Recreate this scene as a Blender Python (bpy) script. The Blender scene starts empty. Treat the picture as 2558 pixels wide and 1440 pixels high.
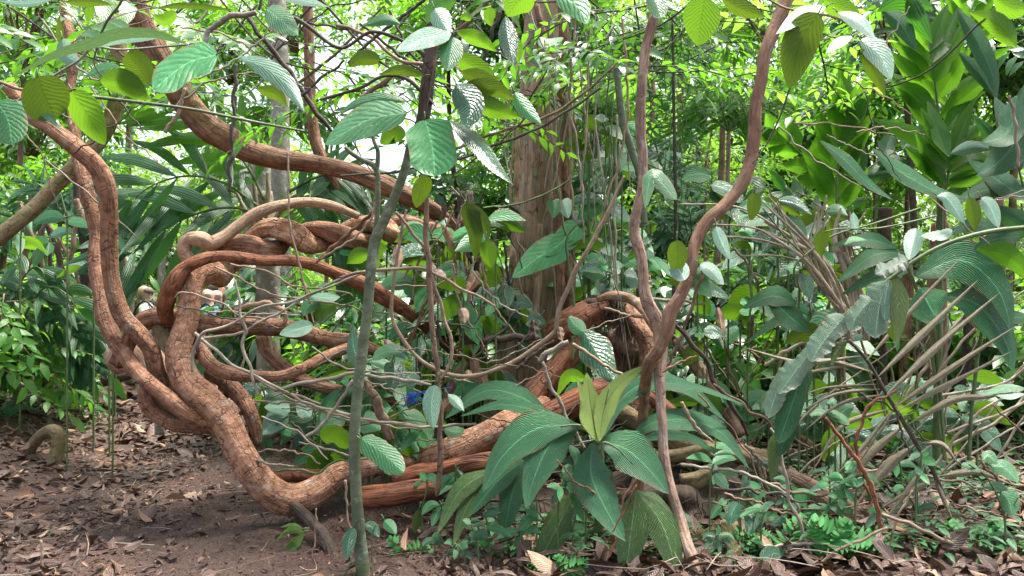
import bpy, math, random
import numpy as np
from math import sin, cos, pi, radians
from mathutils import Vector, Matrix

# ------------------------------------------------------------------ camera, world, sun, exposure
SC = bpy.context.scene
COL = SC.collection
F, CX, CY, EYE = 2008.0, 1279.0, 720.0, 1.6
cam = bpy.data.objects.new('camera', bpy.data.cameras.new('camera'))
COL.objects.link(cam)
cam.location = (0, 0, EYE)
cam.rotation_euler = (radians(90), 0, 0)
cam.data.lens = 18 * F / 1279.0
cam.data.clip_start = 0.05
cam.data.clip_end = 500
SC.camera = cam
world = bpy.data.worlds.new('World')
SC.world = world
world.use_nodes = True
wn = world.node_tree
sky = wn.nodes.new('ShaderNodeTexSky')
sky.sky_type = 'NISHITA'
sky.sun_disc = False
SUN_EL, SUN_AZ = 72, 55          # elevation; azimuth from +Y (ahead of the camera) towards +X
sky.sun_elevation = radians(SUN_EL)
sky.sun_rotation = radians(SUN_AZ)
sky.air_density = 1.0
sky.dust_density = 4.0
sky.ozone_density = 1.0
hsv = wn.nodes.new('ShaderNodeHueSaturation')      # thin overcast: a paler sky
hsv.inputs['Saturation'].default_value = 0.55
wn.links.new(sky.outputs[0], hsv.inputs['Color'])
wn.links.new(hsv.outputs[0], wn.nodes['Background'].inputs[0])
wn.nodes['Background'].inputs[1].default_value = 0.13
sun = bpy.data.objects.new('sun', bpy.data.lights.new('sun', 'SUN'))
COL.objects.link(sun)
sun.data.energy = 3.0
sun.data.angle = radians(14)
sun.data.color = (1.0, 0.95, 0.86)
sd = Vector((cos(radians(SUN_EL)) * sin(radians(SUN_AZ)), cos(radians(SUN_EL)) * cos(radians(SUN_AZ)), sin(radians(SUN_EL))))
sun.rotation_euler = sd.to_track_quat('Z', 'Y').to_euler()
SC.view_settings.view_transform = 'Standard'
SC.view_settings.look = 'None'
SC.view_settings.gamma = 1
SC.view_settings.use_curve_mapping = False
SC.view_settings.exposure = 1.85
try:
    SC.cycles.use_denoising = True
    SC.cycles.denoiser = 'OPENIMAGEDENOISE'
    SC.cycles.max_bounces = 6
    SC.cycles.diffuse_bounces = 4
    SC.cycles.glossy_bounces = 2
    SC.cycles.transmission_bounces = 4
    SC.cycles.caustics_reflective = False
    SC.cycles.caustics_refractive = False
except Exception:
    pass

random.seed(7)
R = np.random.RandomState(7)

# ------------------------------------------------------------------ helpers
def P(x, y, d):
    """a point d metres ahead of the camera seen at photo pixel x, y"""
    return np.stack([(np.asarray(x, float) - CX) / F * d, np.asarray(d, float) + 0 * np.asarray(x, float), EYE - (np.asarray(y, float) - CY) / F * d], -1)

def sst(t):
    t = np.clip(t, 0, 1)
    return t * t * (3 - 2 * t)

def gz(x, y):
    x = np.asarray(x, float); y = np.asarray(y, float)
    z = 0.03 * np.sin(1.7 * x + 0.6 * y) + 0.025 * np.sin(2.9 * y - 1.1 * x + 2) + 0.012 * np.sin(7.3 * x + 4.1 * y) + 0.010 * np.sin(9.1 * y - 6.3 * x)
    z = z - 0.12 * sst((y - 15) / 5)
    z = z + 0.45 * sst((-x - 0.50 * y + 0.2) / 1.6) * sst((y - 5.5) / 3)
    z = z + 0.12 * sst((x - 0.3) / 2) * sst((y - 5) / 2)
    z = z + 0.16 * np.exp(-(((x - 0.5) / 1.7) ** 2 + ((y - 6.7) / 0.7) ** 2) ** 2)
    z = z - 0.17 * np.exp(-((x + 5.0) / 1.8) ** 2 - ((y - 13.0) / 1.6) ** 2)
    z = z + 1.2 * sst((y - 24) / 30)
    return z

class MB:
    """collects quads into one mesh; tc is a per-vertex vector used by the materials"""
    def __init__(s):
        s.V = []; s.Q = []; s.T = []; s.M = []; s.n = 0
    def add(s, V, Q, T, slot=0):
        V = np.asarray(V, float).reshape(-1, 3); Q = np.asarray(Q, int).reshape(-1, 4)
        s.V.append(V); s.Q.append(Q + s.n); s.T.append(np.asarray(T, float).reshape(-1, 3))
        s.M.append(np.full(len(Q), slot)); s.n += len(V)
        return s
    def mesh(s, name, mats, origin=(0, 0, 0), smooth=True):
        V = np.concatenate(s.V) - np.asarray(origin, float); Q = np.concatenate(s.Q); T = np.concatenate(s.T); M = np.concatenate(s.M)
        me = bpy.data.meshes.new(name)
        me.vertices.add(len(V)); me.loops.add(len(Q) * 4); me.polygons.add(len(Q))
        me.vertices.foreach_set('co', V.astype(np.float32).ravel())
        me.polygons.foreach_set('loop_start', np.arange(0, len(Q) * 4, 4, dtype=np.int32))
        me.loops.foreach_set('vertex_index', Q.astype(np.int32).ravel())
        if not isinstance(mats, (list, tuple)): mats = [mats]
        for m in mats: me.materials.append(m)
        me.polygons.foreach_set('material_index', M.astype(np.int32))
        me.polygons.foreach_set('use_smooth', np.full(len(Q), smooth))
        a = me.attributes.new('tc', 'FLOAT_VECTOR', 'POINT')
        a.data.foreach_set('vector', T.astype(np.float32).ravel())
        me.update(calc_edges=True)
        return me
    def obj(s, name, mats, parent=None, origin=None, smooth=True):
        if origin is None:
            origin = (0, 0, 0) if parent is None else tuple(parent.location)
        me = s.mesh(name, mats, origin, smooth)
        o = bpy.data.objects.new(name, me); COL.objects.link(o)
        if parent is not None: o.parent = parent
        else: o.location = origin
        return o

def tag(o, label=None, cat=None, group=None, kind=None):
    if label: o['label'] = label
    if cat: o['category'] = cat
    if group: o['group'] = group
    if kind: o['kind'] = kind
    return o

def thing(name, loc, label, cat, group=None):
    o = bpy.data.objects.new(name, None); COL.objects.link(o)
    o.location = tuple(float(v) for v in loc); o.empty_display_size = 0.1
    return tag(o, label, cat, group)

def grid_quads(nr, nc, wrap=False):
    i = np.arange(nr - 1)[:, None]; j = np.arange(nc if wrap else nc - 1)[None, :]
    a = i * nc + j; b = i * nc + (j + 1) % nc
    return np.stack([a, b, b + nc, a + nc], -1).reshape(-1, 4)

def catmull(A, step):
    """resample rows of A (first 3 columns are positions) with a Catmull-Rom spline"""
    A = np.asarray(A, float)
    if len(A) == 2: A = np.array([A[0], (A[0] + A[1]) / 2, A[1]])
    B = np.vstack([2 * A[0] - A[1], A, 2 * A[-1] - A[-2]])
    out = []
    for i in range(1, len(B) - 2):
        p0, p1, p2, p3 = B[i - 1], B[i], B[i + 1], B[i + 2]
        L = np.linalg.norm((p2 - p1)[:3]); n = max(2, int(L / step))
        t = (np.arange(n) / n)[:, None]
        out.append(0.5 * ((2 * p1) + (-p0 + p2) * t + (2 * p0 - 5 * p1 + 4 * p2 - p3) * t ** 2 + (-p0 + 3 * p1 - 3 * p2 + p3) * t ** 3))
    out.append(A[-1:])
    return np.vstack(out)

def frames(C):
    T = np.gradient(C, axis=0); T /= np.linalg.norm(T, axis=1)[:, None] + 1e-9
    N = np.zeros_like(T)
    a = np.cross(T[0], [0, 0, 1.0])
    if np.linalg.norm(a) < 0.2: a = np.cross(T[0], [0, 1.0, 0])
    N[0] = a / np.linalg.norm(a)
    for i in range(1, len(T)):
        v = N[i - 1] - T[i] * np.dot(N[i - 1], T[i]); N[i] = v / (np.linalg.norm(v) + 1e-9)
    return T, N, np.cross(T, N)

def tube(mb, A, seg=None, lump=0.08, step=None, slot=0, rng=None, flat=1.0, wig=0.0, flutes=0):
    """A rows: x y z radius (metres)"""
    rng = rng or R
    A = np.asarray(A, float)
    rm = A[:, 3].mean()
    L = np.linalg.norm(np.diff(A[:, :3], axis=0), axis=1).sum()
    if step is None: step = max(rm * 0.45, L / 220, 0.012)
    if seg is None: seg = 5 if rm < 0.008 else 8 if rm < 0.02 else 14 if rm < 0.05 else 26
    S = catmull(A, step); C = S[:, :3].copy(); r = np.maximum(S[:, 3], 0.0004)
    s = np.concatenate([[0], np.cumsum(np.linalg.norm(np.diff(C, axis=0), axis=1))])
    wig = min(wig, 0.014 * L)
    if wig:
        for k in range(3):
            f = rng.uniform(1, 4) * (k + 1) / max(L, .01); ph = rng.uniform(0, 6.28, 3)
            C += wig / (k + 1) * np.sin(2 * pi * f * s[:, None] + ph) * np.array([1, .6, 1]) * np.minimum(1, s / (0.15 * L + 1e-6))[:, None] * np.minimum(1, (s[-1] - s) / (0.15 * L + 1e-6))[:, None]
    T, N, B = frames(C)
    th = np.arange(seg) * 2 * pi / seg
    TH, SS = np.meshgrid(th, s)
    m = np.ones_like(TH)
    if lump:
        for k in range(5):
            f = rng.uniform(0.6, 2.6) / max(rm * 4, 0.02); q = rng.randint(0, 4); ph = rng.uniform(0, 6.28)
            m += lump * 0.55 * np.sin(q * TH + SS * f * 1.3 + ph) * np.sin(SS * f * 0.7 + 2 * ph)
        for k in range(4):
            q = rng.randint(3, 8); f = rng.uniform(0.1, 0.9) / max(rm * 3, 0.02); ph = rng.uniform(0, 6.28)
            m += lump * 0.22 * np.sin(q * TH + SS * f + ph)
    if flutes:
        for q in (flutes, flutes * 2 + 1):
            ph = rng.uniform(0, 6); m += 0.09 * np.sin(q * TH + 0.25 * np.sin(SS * 2) + ph)
    rr = r[:, None] * m
    V = C[:, None, :] + rr[..., None] * (np.cos(TH)[..., None] * N[:, None, :] * flat + np.sin(TH)[..., None] * B[:, None, :])
    V = np.concatenate([C[:1, None, :] + 0 * V[:1], V, C[-1:, None, :] + 0 * V[-1:]])
    TT = np.stack([rm * np.cos(TH), rm * np.sin(TH), SS], -1)
    TT = np.concatenate([TT[:1] * 0.2, TT, TT[-1:] * np.array([.2, .2, 1])])
    off = rng.uniform(0, 20, 3)
    mb.add(V, grid_quads(len(V), seg, True), TT + off, slot)
    return mb

def spec(s, d, dk=None):
    """'x,y,w x,y,w,d ...' photo pixels, width in pixels, optional own depth"""
    rows = []
    ent = [[float(v) for v in e.split(',')] for e in s.split()]
    n = len(ent)
    for i, e in enumerate(ent):
        dd = e[3] if len(e) > 3 else (d if not isinstance(d, tuple) else d[0] + (d[1] - d[0]) * i / max(1, n - 1))
        w = e[2] if len(e) > 2 else 6
        p = P(e[0], e[1], dd)
        rows.append([p[0], p[1], p[2], w / 2 / F * dd])
    return np.array(rows)

def stick(name, s, d, mat, label, cat, group=None, lump=0.08, wig=0.0, parent=None, flutes=0, seg=None, seed=None, flat=1.0, step=None):
    A = spec(s, d)
    mb = MB(); tube(mb, A, lump=lump, wig=wig, flutes=flutes, seg=seg, rng=np.random.RandomState(seed) if seed else R, flat=flat, step=step)
    if parent is None:
        i = int(np.argmin(A[:, 2]))
        o = mb.obj(name, mat, origin=tuple(A[i, :3]))
        return tag(o, label, cat, group)
    return mb.obj(name, mat, parent)

# ------------------------------------------------------------------ materials
class NT:
    def __init__(s, name):
        s.m = bpy.data.materials.new(name); s.m.use_nodes = True
        s.t = s.m.node_tree; s.t.nodes.clear()
        s.out = s.t.nodes.new('ShaderNodeOutputMaterial')
    def n(s, typ, **kw):
        nd = s.t.nodes.new(typ)
        ins = kw.pop('ins', {})
        for k, v in kw.items(): setattr(nd, k, v)
        for k, v in ins.items():
            if isinstance(v, bpy.types.NodeSocket): s.t.links.new(v, nd.inputs[k])
            else: nd.inputs[k].default_value = v
        return nd
    def math(s, op, a, b=0.0, c=0.0):
        nd = s.n('ShaderNodeMath', operation=op, ins={0: a, 1: b, 2: c}); return nd.outputs[0]
    def mix(s, f, a, b, mode='MIX'):
        nd = s.t.nodes.new('ShaderNodeMix'); nd.data_type = 'RGBA'; nd.blend_type = mode
        for k, v in ((0, f), (6, a), (7, b)):
            if isinstance(v, bpy.types.NodeSocket): s.t.links.new(v, nd.inputs[k])
            else: nd.inputs[k].default_value = v if k == 0 else (tuple(v) + (1,) if len(v) == 3 else v)
        return nd.outputs[2]
    def ramp(s, f, lo, hi, a=0.0, b=1.0):
        nd = s.n('ShaderNodeMapRange', ins={0: f, 1: lo, 2: hi, 3: a, 4: b}); return nd.outputs[0]
    def link(s, a, b): s.t.links.new(a, b)

def bark(name, c1, c2, crack, moss=None, mossamt=0.0, scale=26.0, zst=1.0, crackw=0.09, bump=0.6, fib=0.0, rough=0.8, lichen=None, lichamt=0.0):
    t = NT(name)
    at = t.n('ShaderNodeAttribute', attribute_name='tc').outputs['Vector']
    mp = t.n('ShaderNodeMapping', ins={0: at, 3: (1, 1, zst)}).outputs[0]
    big = t.n('ShaderNodeTexNoise', ins={'Vector': at, 'Scale': 5.0, 'Detail': 4.0}).outputs[0]
    med = t.n('ShaderNodeTexNoise', ins={'Vector': mp, 'Scale': scale * 0.9, 'Detail': 6.0, 'Roughness': 0.65}).outputs[0]
    wv = t.n('ShaderNodeVectorMath', operation='ADD', ins={0: mp})
    nz = t.n('ShaderNodeTexNoise', ins={'Vector': mp, 'Scale': scale * 0.6, 'Detail': 2.0}).outputs[1]
    sc_ = t.n('ShaderNodeVectorMath', operation='SCALE', ins={0: nz, 3: 1.6 / scale}).outputs[0]
    t.link(sc_, wv.inputs[1])
    vo = t.n('ShaderNodeTexVoronoi', feature='DISTANCE_TO_EDGE', ins={'Vector': wv.outputs[0], 'Scale': scale}).outputs[0]
    vc = t.n('ShaderNodeTexVoronoi', feature='F1', ins={'Vector': wv.outputs[0], 'Scale': scale}).outputs['Color']
    ck = t.ramp(vo, crackw * 0.25, crackw)
    col = t.mix(t.ramp(med, 0.35, 0.68), c1, c2)
    col = t.mix(t.ramp(big, 0.42, 0.62, 0, 0.55), col, tuple(0.55 * (a + b) / 2 for a, b in zip(c1, c2)))
    sep = t.n('ShaderNodeSeparateColor', ins={0: vc}).outputs[0]
    col = t.mix(t.ramp(sep, 0, 1, 0, 0.38), col, tuple(min(1, 1.25 * v) for v in c2))
    if lichen:
        ln = t.n('ShaderNodeTexNoise', ins={'Vector': at, 'Scale': 11.0, 'Detail': 5.0, 'Roughness': 0.6}).outputs[0]
        col = t.mix(t.ramp(ln, 0.66 - 0.2 * lichamt, 0.70 - 0.2 * lichamt, 0, 0.75), col, lichen)
    pn = t.n('ShaderNodeTexNoise', ins={'Vector': at, 'Scale': scale * 0.55, 'Detail': 3.0}).outputs[0]
    crf = t.ramp(pn, 0.45, 0.66, 0.0, 0.7)
    st = t.n('ShaderNodeTexNoise', ins={'Vector': at, 'Scale': 2.1, 'Detail': 5.0, 'Roughness': 0.7}).outputs[0]
    col = t.mix(t.ramp(st, 0.50, 0.66, 0, 0.6), col, tuple(0.42 * x + 0.015 for x in c1))
    inv = t.math('MULTIPLY', t.math('SUBTRACT', 1.0, ck), crf)
    col = t.mix(inv, col, crack)
    vb = t.n('ShaderNodeTexVoronoi', feature='F1', ins={'Vector': t.n('ShaderNodeMapping', ins={0: wv.outputs[0], 3: (1, 1, 2.6)}).outputs[0], 'Scale': scale * 0.9}).outputs['Color']
    fl = t.n('ShaderNodeSeparateColor', ins={0: vb}).outputs[0]
    col = t.mix(t.ramp(fl, 0.72, 0.80, 0, 0.35), col, tuple(0.55 * x for x in c1))
    hgt = t.math('ADD', t.math('SUBTRACT', med, t.math('MULTIPLY', inv, 0.8)), t.math('MULTIPLY', fl, 0.55))
    if fib:
        mp2 = t.n('ShaderNodeMapping', ins={0: at, 3: (1, 1, 0.06)}).outputs[0]
        fb = t.n('ShaderNodeTexNoise', ins={'Vector': mp2, 'Scale': 70.0, 'Detail': 4.0, 'Roughness': 0.6}).outputs[0]
        col = t.mix(t.ramp(fb, 0.38, 0.52, fib, 0), col, crack)
        hgt = t.math('ADD', hgt, t.math('MULTIPLY', fb, 1.2))
    if moss:
        mn = t.n('ShaderNodeTexNoise', ins={'Vector': at, 'Scale': 3.3, 'Detail': 7.0, 'Roughness': 0.7}).outputs[0]
        col = t.mix(t.ramp(mn, 0.66 - mossamt * 0.3, 0.76 - mossamt * 0.3, 0, 0.85), col, moss)
    bp = t.n('ShaderNodeBump', ins={'Strength': bump, 'Distance': 0.02, 'Height': hgt}).outputs[0]
    pb = t.n('ShaderNodeBsdfPrincipled', ins={'Base Color': col, 'Roughness': rough, 'Normal': bp, 'Specular IOR Level': 0.3})
    t.link(pb.outputs[0], t.out.inputs[0])
    return t.m

def leafmat(name, col, col2, trans, tf=0.42, rough=0.36, K=11.0, a=1.0, b=0.45, vein=0.25, vbump=0.35, spots=0.0, spotcol=(0.45, 0.42, 0.25), coat=0.5, objvar=0.35, midc=None, pleat_shade=0.0, bd=0.01):
    """broad leaf: tc = (across -1..1, along 0..1, random)"""
    t = NT(name)
    at = t.n('ShaderNodeAttribute', attribute_name='tc').outputs['Vector']
    sp = t.n('ShaderNodeSeparateXYZ', ins={0: at})
    u, v, rn = sp.outputs
    oi = t.n('ShaderNodeObjectInfo').outputs['Random']
    rr = t.math('FRACT', t.math('ADD', rn, oi))
    au = t.math('ABSOLUTE', u)
    base = t.mix(rr, col, col2)
    nz = t.n('ShaderNodeTexNoise', ins={'Vector': t.n('ShaderNodeMapping', ins={0: at, 3: (1, 2.2, 9)}).outputs[0], 'Scale': 3.0, 'Detail': 5.0}).outputs[0]
    base = t.mix(t.ramp(nz, 0.4, 0.7, 0, 0.4), base, tuple(0.6 * x for x in col))
    wob = t.math('MULTIPLY', nz, 0.13)
    ph = t.math('MULTIPLY', t.math('SUBTRACT', t.math('ADD', t.math('MULTIPLY', v, a), wob), t.math('MULTIPLY', au, b)), t.math('MULTIPLY', K, t.ramp(rn, 0, 1, 0.8, 1.25)))
    w = t.math('ABSOLUTE', t.math('SUBTRACT', t.math('FRACT', ph), 0.5))     # 0 at vein centre .. 0.5
    vn = t.ramp(w, 0.02, 0.10, 1, 0)
    mid = t.ramp(au, 0.02, 0.06, 1, 0)
    if pleat_shade: base = t.mix(t.ramp(w, 0.1, 0.5, 0, pleat_shade), base, tuple(0.45 * x for x in col))  # shade of the pleat folds put into the colour, darkest between veins
    lc = midc or tuple(min(1, 1.9 * x + 0.04) for x in col2)
    base = t.mix(t.math('MULTIPLY', vn, vein), base, lc)
    base = t.mix(t.math('MULTIPLY', mid, 0.75), base, lc)
    nt_ = t.n('ShaderNodeTexVoronoi', feature='DISTANCE_TO_EDGE', ins={'Vector': t.n('ShaderNodeMapping', ins={0: at, 3: (1, 2.4, 7)}).outputs[0], 'Scale': 9.0}).outputs[0]
    base = t.mix(t.ramp(nt_, 0.0, 0.06, vein * 0.6, 0), base, lc)
    bn = t.n('ShaderNodeTexNoise', ins={'Vector': t.n('ShaderNodeMapping', ins={0: at, 3: (1, 2.0, 13)}).outputs[0], 'Scale': 2.2, 'Detail': 3.0}).outputs[0]
    edge = t.math('MULTIPLY', t.ramp(t.math('ADD', au, t.math('MULTIPLY', bn, 0.9)), 1.36, 1.48, 0, 0.8), 1.0)
    base = t.mix(edge, base, (0.20, 0.12, 0.045))
    tcol = t.mix(t.math('MULTIPLY', t.math('MAXIMUM', vn, mid), 0.35), t.mix(rr, trans, tuple(0.62 * x for x in trans)), tuple(0.35 * x for x in trans))
    if spots:
        sn = t.n('ShaderNodeTexNoise', ins={'Vector': t.n('ShaderNodeMapping', ins={0: at, 3: (1, 2.6, 11)}).outputs[0], 'Scale': 9.0, 'Detail': 3.0, 'Roughness': 0.7}).outputs[0]
        sf = t.ramp(sn, 0.70 - 0.15 * spots, 0.76 - 0.15 * spots, 0, 0.8)
        base = t.mix(sf, base, spotcol); tcol = t.mix(sf, tcol, tuple(0.5 * x for x in spotcol))
    hg = t.math('ADD', t.math('MULTIPLY', t.math('POWER', t.math('MULTIPLY', w, 2.0), 0.6), 1.0), t.math('MULTIPLY', nz, 0.5))
    bp = t.n('ShaderNodeBump', ins={'Strength': vbump, 'Distance': bd, 'Height': hg}).outputs[0]
    pb = t.n('ShaderNodeBsdfPrincipled', ins={'Base Color': base, 'Roughness': rough, 'Normal': bp, 'Specular IOR Level': coat})
    tr = t.n('ShaderNodeBsdfTranslucent', ins={'Color': tcol, 'Normal': bp})
    mx = t.n('ShaderNodeMixShader', ins={0: tf, 1: pb.outputs[0], 2: tr.outputs[0]})
    t.link(mx.outputs[0], t.out.inputs[0])
    return t.m

def simple(name, col, rough=0.6, noise=0.25, scale=30.0, tf=0, spec_=0.3):
    t = NT(name)
    tx = t.n('ShaderNodeTexCoord').outputs['Object']
    nz = t.n('ShaderNodeTexNoise', ins={'Vector': tx, 'Scale': scale, 'Detail': 4.0}).outputs[0]
    c = t.mix(t.ramp(nz, 0.3, 0.7), tuple((1 - noise) * x for x in col), tuple(min(1, (1 + noise) * x) for x in col))
    bp = t.n('ShaderNodeBump', ins={'Strength': 0.2, 'Distance': 0.01, 'Height': nz}).outputs[0]
    pb = t.n('ShaderNodeBsdfPrincipled', ins={'Base Color': c, 'Roughness': rough, 'Normal': bp, 'Specular IOR Level': spec_})
    t.link(pb.outputs[0], t.out.inputs[0])
    return t.m

M = {}
MOSS = (0.10, 0.11, 0.03)
M['liana'] = bark('liana_bark', (0.31, 0.130, 0.062), (0.60, 0.345, 0.22), (0.07, 0.028, 0.015), MOSS, 0.20, scale=23, zst=1.0, crackw=0.10, bump=1.0, fib=0.30, lichen=(0.50, 0.42, 0.33), lichamt=0.35)
M['liana2'] = bark('liana_bark_brown', (0.23, 0.098, 0.050), (0.47, 0.255, 0.155), (0.055, 0.022, 0.013), MOSS, 0.22, scale=25, zst=0.8, crackw=0.10, bump=1.0, fib=0.45, lichen=(0.42, 0.34, 0.26), lichamt=0.35)
M['lianaplain'] = bark('liana_bark_tan', (0.40, 0.24, 0.15), (0.52, 0.36, 0.25), (0.12, 0.06, 0.035), MOSS, 0.05, scale=34, zst=0.6, crackw=0.08, bump=0.55, fib=0.3)
M['red'] = bark('liana_bark_red', (0.21, 0.068, 0.032), (0.40, 0.18, 0.095), (0.035, 0.014, 0.010), MOSS, 0.10, scale=20, zst=0.45, crackw=0.12, bump=0.8, fib=0.45)
M['redwet'] = bark('liana_bark_wet', (0.17, 0.048, 0.022), (0.34, 0.12, 0.05), (0.025, 0.010, 0.008), MOSS, 0.0, scale=16, zst=0.3, crackw=0.14, bump=0.8, fib=0.7, rough=0.6)
M['fibre'] = bark('liana_bark_fibrous', (0.20, 0.095, 0.052), (0.38, 0.215, 0.135), (0.06, 0.028, 0.018), MOSS, 0.10, scale=28, zst=0.35, crackw=0.07, bump=0.8, fib=0.55)
M['palevine'] = bark('vine_bark_pale', (0.30, 0.175, 0.115), (0.52, 0.37, 0.28), (0.09, 0.045, 0.03), MOSS, 0.05, scale=30, zst=0.35, crackw=0.06, bump=0.7, fib=0.4, lichen=(0.45, 0.43, 0.36), lichamt=0.35)
M['brownvine'] = bark('vine_bark_brown', (0.22, 0.112, 0.062), (0.36, 0.215, 0.140), (0.06, 0.03, 0.02), (0.42, 0.40, 0.35), 0.0, scale=34, zst=0.25, crackw=0.05, bump=0.4, fib=0.35, lichen=(0.36, 0.33, 0.28), lichamt=0.25)
M['trunk'] = bark('old_trunk_bark', (0.33, 0.205, 0.120), (0.55, 0.39, 0.26), (0.09, 0.045, 0.025), (0.11, 0.13, 0.06), 0.12, scale=13, zst=0.30, crackw=0.04, bump=0.9, fib=0.35, lichen=(0.30, 0.33, 0.24), lichamt=0.55)
M['sapling'] = bark('sapling_bark', (0.085, 0.115, 0.062), (0.16, 0.185, 0.115), (0.05, 0.06, 0.035), (0.08, 0.11, 0.03), 0.22, scale=12, zst=1.6, crackw=0.02, bump=0.2, rough=0.6, lichen=(0.27, 0.31, 0.23), lichamt=0.35)
M['grey'] = bark('grey_bark', (0.19, 0.17, 0.125), (0.31, 0.285, 0.22), (0.10, 0.10, 0.08), (0.12, 0.14, 0.07), 0.2, scale=12, zst=0.6, crackw=0.03, bump=0.4, lichen=(0.45, 0.46, 0.41), lichamt=0.5)
M['mossy'] = bark('mossy_bark', (0.17, 0.12, 0.06), (0.26, 0.20, 0.11), (0.05, 0.035, 0.02), (0.13, 0.135, 0.035), 0.45, scale=24, zst=0.6, crackw=0.08, bump=0.8)
M['darkbark'] = bark('dark_bark', (0.055, 0.038, 0.028), (0.12, 0.085, 0.062), (0.02, 0.014, 0.011), MOSS, 0.05, scale=22, zst=0.4, crackw=0.08, bump=0.7, fib=0.4)
M['brownbark'] = bark('brown_bark', (0.17, 0.105, 0.065), (0.29, 0.195, 0.13), (0.05, 0.03, 0.02), MOSS, 0.15, scale=24, zst=0.4, crackw=0.08, bump=0.6, fib=0.4)
M['twig'] = bark('twig_bark', (0.24, 0.165, 0.105), (0.40, 0.30, 0.21), (0.09, 0.06, 0.04), None, 0, scale=60, zst=0.3, crackw=0.05, bump=0.3, fib=0.3)
M['twigpale'] = bark('pale_twig_bark', (0.25, 0.215, 0.16), (0.40, 0.36, 0.285), (0.16, 0.13, 0.10), (0.18, 0.20, 0.10), 0.15, scale=60, zst=0.3, crackw=0.05, bump=0.3, fib=0.3)
M['twigdark'] = bark('dark_twig_bark', (0.055, 0.045, 0.035), (0.12, 0.10, 0.078), (0.025, 0.02, 0.016), None, 0, scale=60, zst=0.4, crackw=0.05, bump=0.3, fib=0.3)
M['greenstem'] = bark('green_stem_skin', (0.07, 0.12, 0.04), (0.14, 0.20, 0.08), (0.04, 0.06, 0.02), None, 0, scale=50, zst=0.3, crackw=0.02, bump=0.1, rough=0.5)
M['straw'] = bark('dry_straw', (0.28, 0.225, 0.15), (0.50, 0.43, 0.32), (0.14, 0.105, 0.07), None, 0, scale=40, zst=0.2, crackw=0.06, bump=0.5, fib=0.6)

T_G = (0.20, 0.42, 0.035)
M['teal'] = leafmat('leaf_glossy_green', (0.020, 0.115, 0.036), (0.034, 0.165, 0.055), (0.13, 0.36, 0.035), tf=0.30, rough=0.42, K=10, b=0.38, vein=0.25, vbump=0.24, spots=0.45, coat=0.45)
M['tealbright'] = leafmat('leaf_glossy_bright', (0.04, 0.21, 0.065), (0.055, 0.26, 0.085), (0.16, 0.46, 0.06), tf=0.32, rough=0.42, K=7, b=0.38, vein=0.28, vbump=0.26, spots=0.35, coat=0.4)
M['blue'] = leafmat('leaf_glossy_dark', (0.014, 0.075, 0.032), (0.022, 0.115, 0.052), (0.09, 0.25, 0.03), tf=0.22, rough=0.32, K=14, b=0.30, vein=0.2, vbump=0.4, spots=0.35, coat=0.6)
M['silver'] = leafmat('leaf_pale_grey', (0.07, 0.19, 0.115), (0.12, 0.26, 0.17), (0.16, 0.34, 0.08), tf=0.25, rough=0.42, K=11, b=0.42, vein=0.30, vbump=0.24, spots=0.7, spotcol=(0.42, 0.44, 0.38), coat=0.7)
M['lime'] = leafmat('leaf_backlit_lime', (0.06, 0.17, 0.020), (0.09, 0.21, 0.025), (0.17, 0.36, 0.018), tf=0.60, rough=0.45, K=10, b=0.35, vein=0.35, vbump=0.2, spots=0.18, spotcol=(0.35, 0.22, 0.05), midc=(0.10, 0.09, 0.02))
M['olive'] = leafmat('leaf_backlit_olive', (0.045, 0.105, 0.014), (0.07, 0.14, 0.018), (0.11, 0.19, 0.012), tf=0.55, rough=0.45, K=10, b=0.35, vein=0.35, vbump=0.25, spots=0.35, spotcol=(0.26, 0.15, 0.03), midc=(0.07, 0.05, 0.015))
M['palm'] = leafmat('palm_blade_green', (0.050, 0.22, 0.088), (0.08, 0.28, 0.125), (0.12, 0.38, 0.05), tf=0.24, rough=0.42, K=13, a=1.0, b=0.95, vein=0.45, vbump=1.0, bd=0.03, pleat_shade=0.45, spots=0.45, spotcol=(0.45, 0.48, 0.28), coat=0.2)
M['palmlow'] = leafmat('palm_blade_soft_green', (0.070, 0.27, 0.115), (0.10, 0.33, 0.155), (0.14, 0.42, 0.07), tf=0.22, rough=0.38, K=13, a=1.0, b=0.95, vein=0.45, vbump=1.0, bd=0.03, pleat_shade=0.40, spots=0.35, spotcol=(0.45, 0.48, 0.30), coat=0.6)
M['palmspot'] = leafmat('palm_blade_weathered', (0.12, 0.29, 0.09), (0.19, 0.37, 0.12), (0.16, 0.36, 0.05), tf=0.26, rough=0.48, K=12, a=1.0, b=0.95, vein=0.4, vbump=1.0, bd=0.03, pleat_shade=0.45, spots=0.95, spotcol=(0.42, 0.42, 0.22), coat=0.4)
M['palmyoung'] = leafmat('palm_blade_young', (0.46, 0.68, 0.15), (0.52, 0.72, 0.18), (0.5, 0.75, 0.09), tf=0.35, rough=0.45, K=13, a=1.0, b=0.95, vein=0.4, vbump=0.9, bd=0.03, pleat_shade=0.4, midc=(0.12, 0.08, 0.02))
M['palmlime'] = leafmat('palm_blade_backlit', (0.045, 0.20, 0.028), (0.09, 0.29, 0.035), (0.27, 0.66, 0.035), tf=0.54, rough=0.42, K=12, a=1.0, b=0.95, vein=0.35, vbump=0.9, bd=0.03, pleat_shade=0.35, spots=0.25, spotcol=(0.25, 0.28, 0.05), midc=(0.03, 0.06, 0.01), coat=0.15)
M['palmdark'] = leafmat('palm_leaflet_dark', (0.012, 0.065, 0.018), (0.022, 0.105, 0.026), (0.10, 0.38, 0.02), tf=0.42, rough=0.40, K=3, a=0.0, b=1.0, vein=0.25, vbump=0.5)
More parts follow.
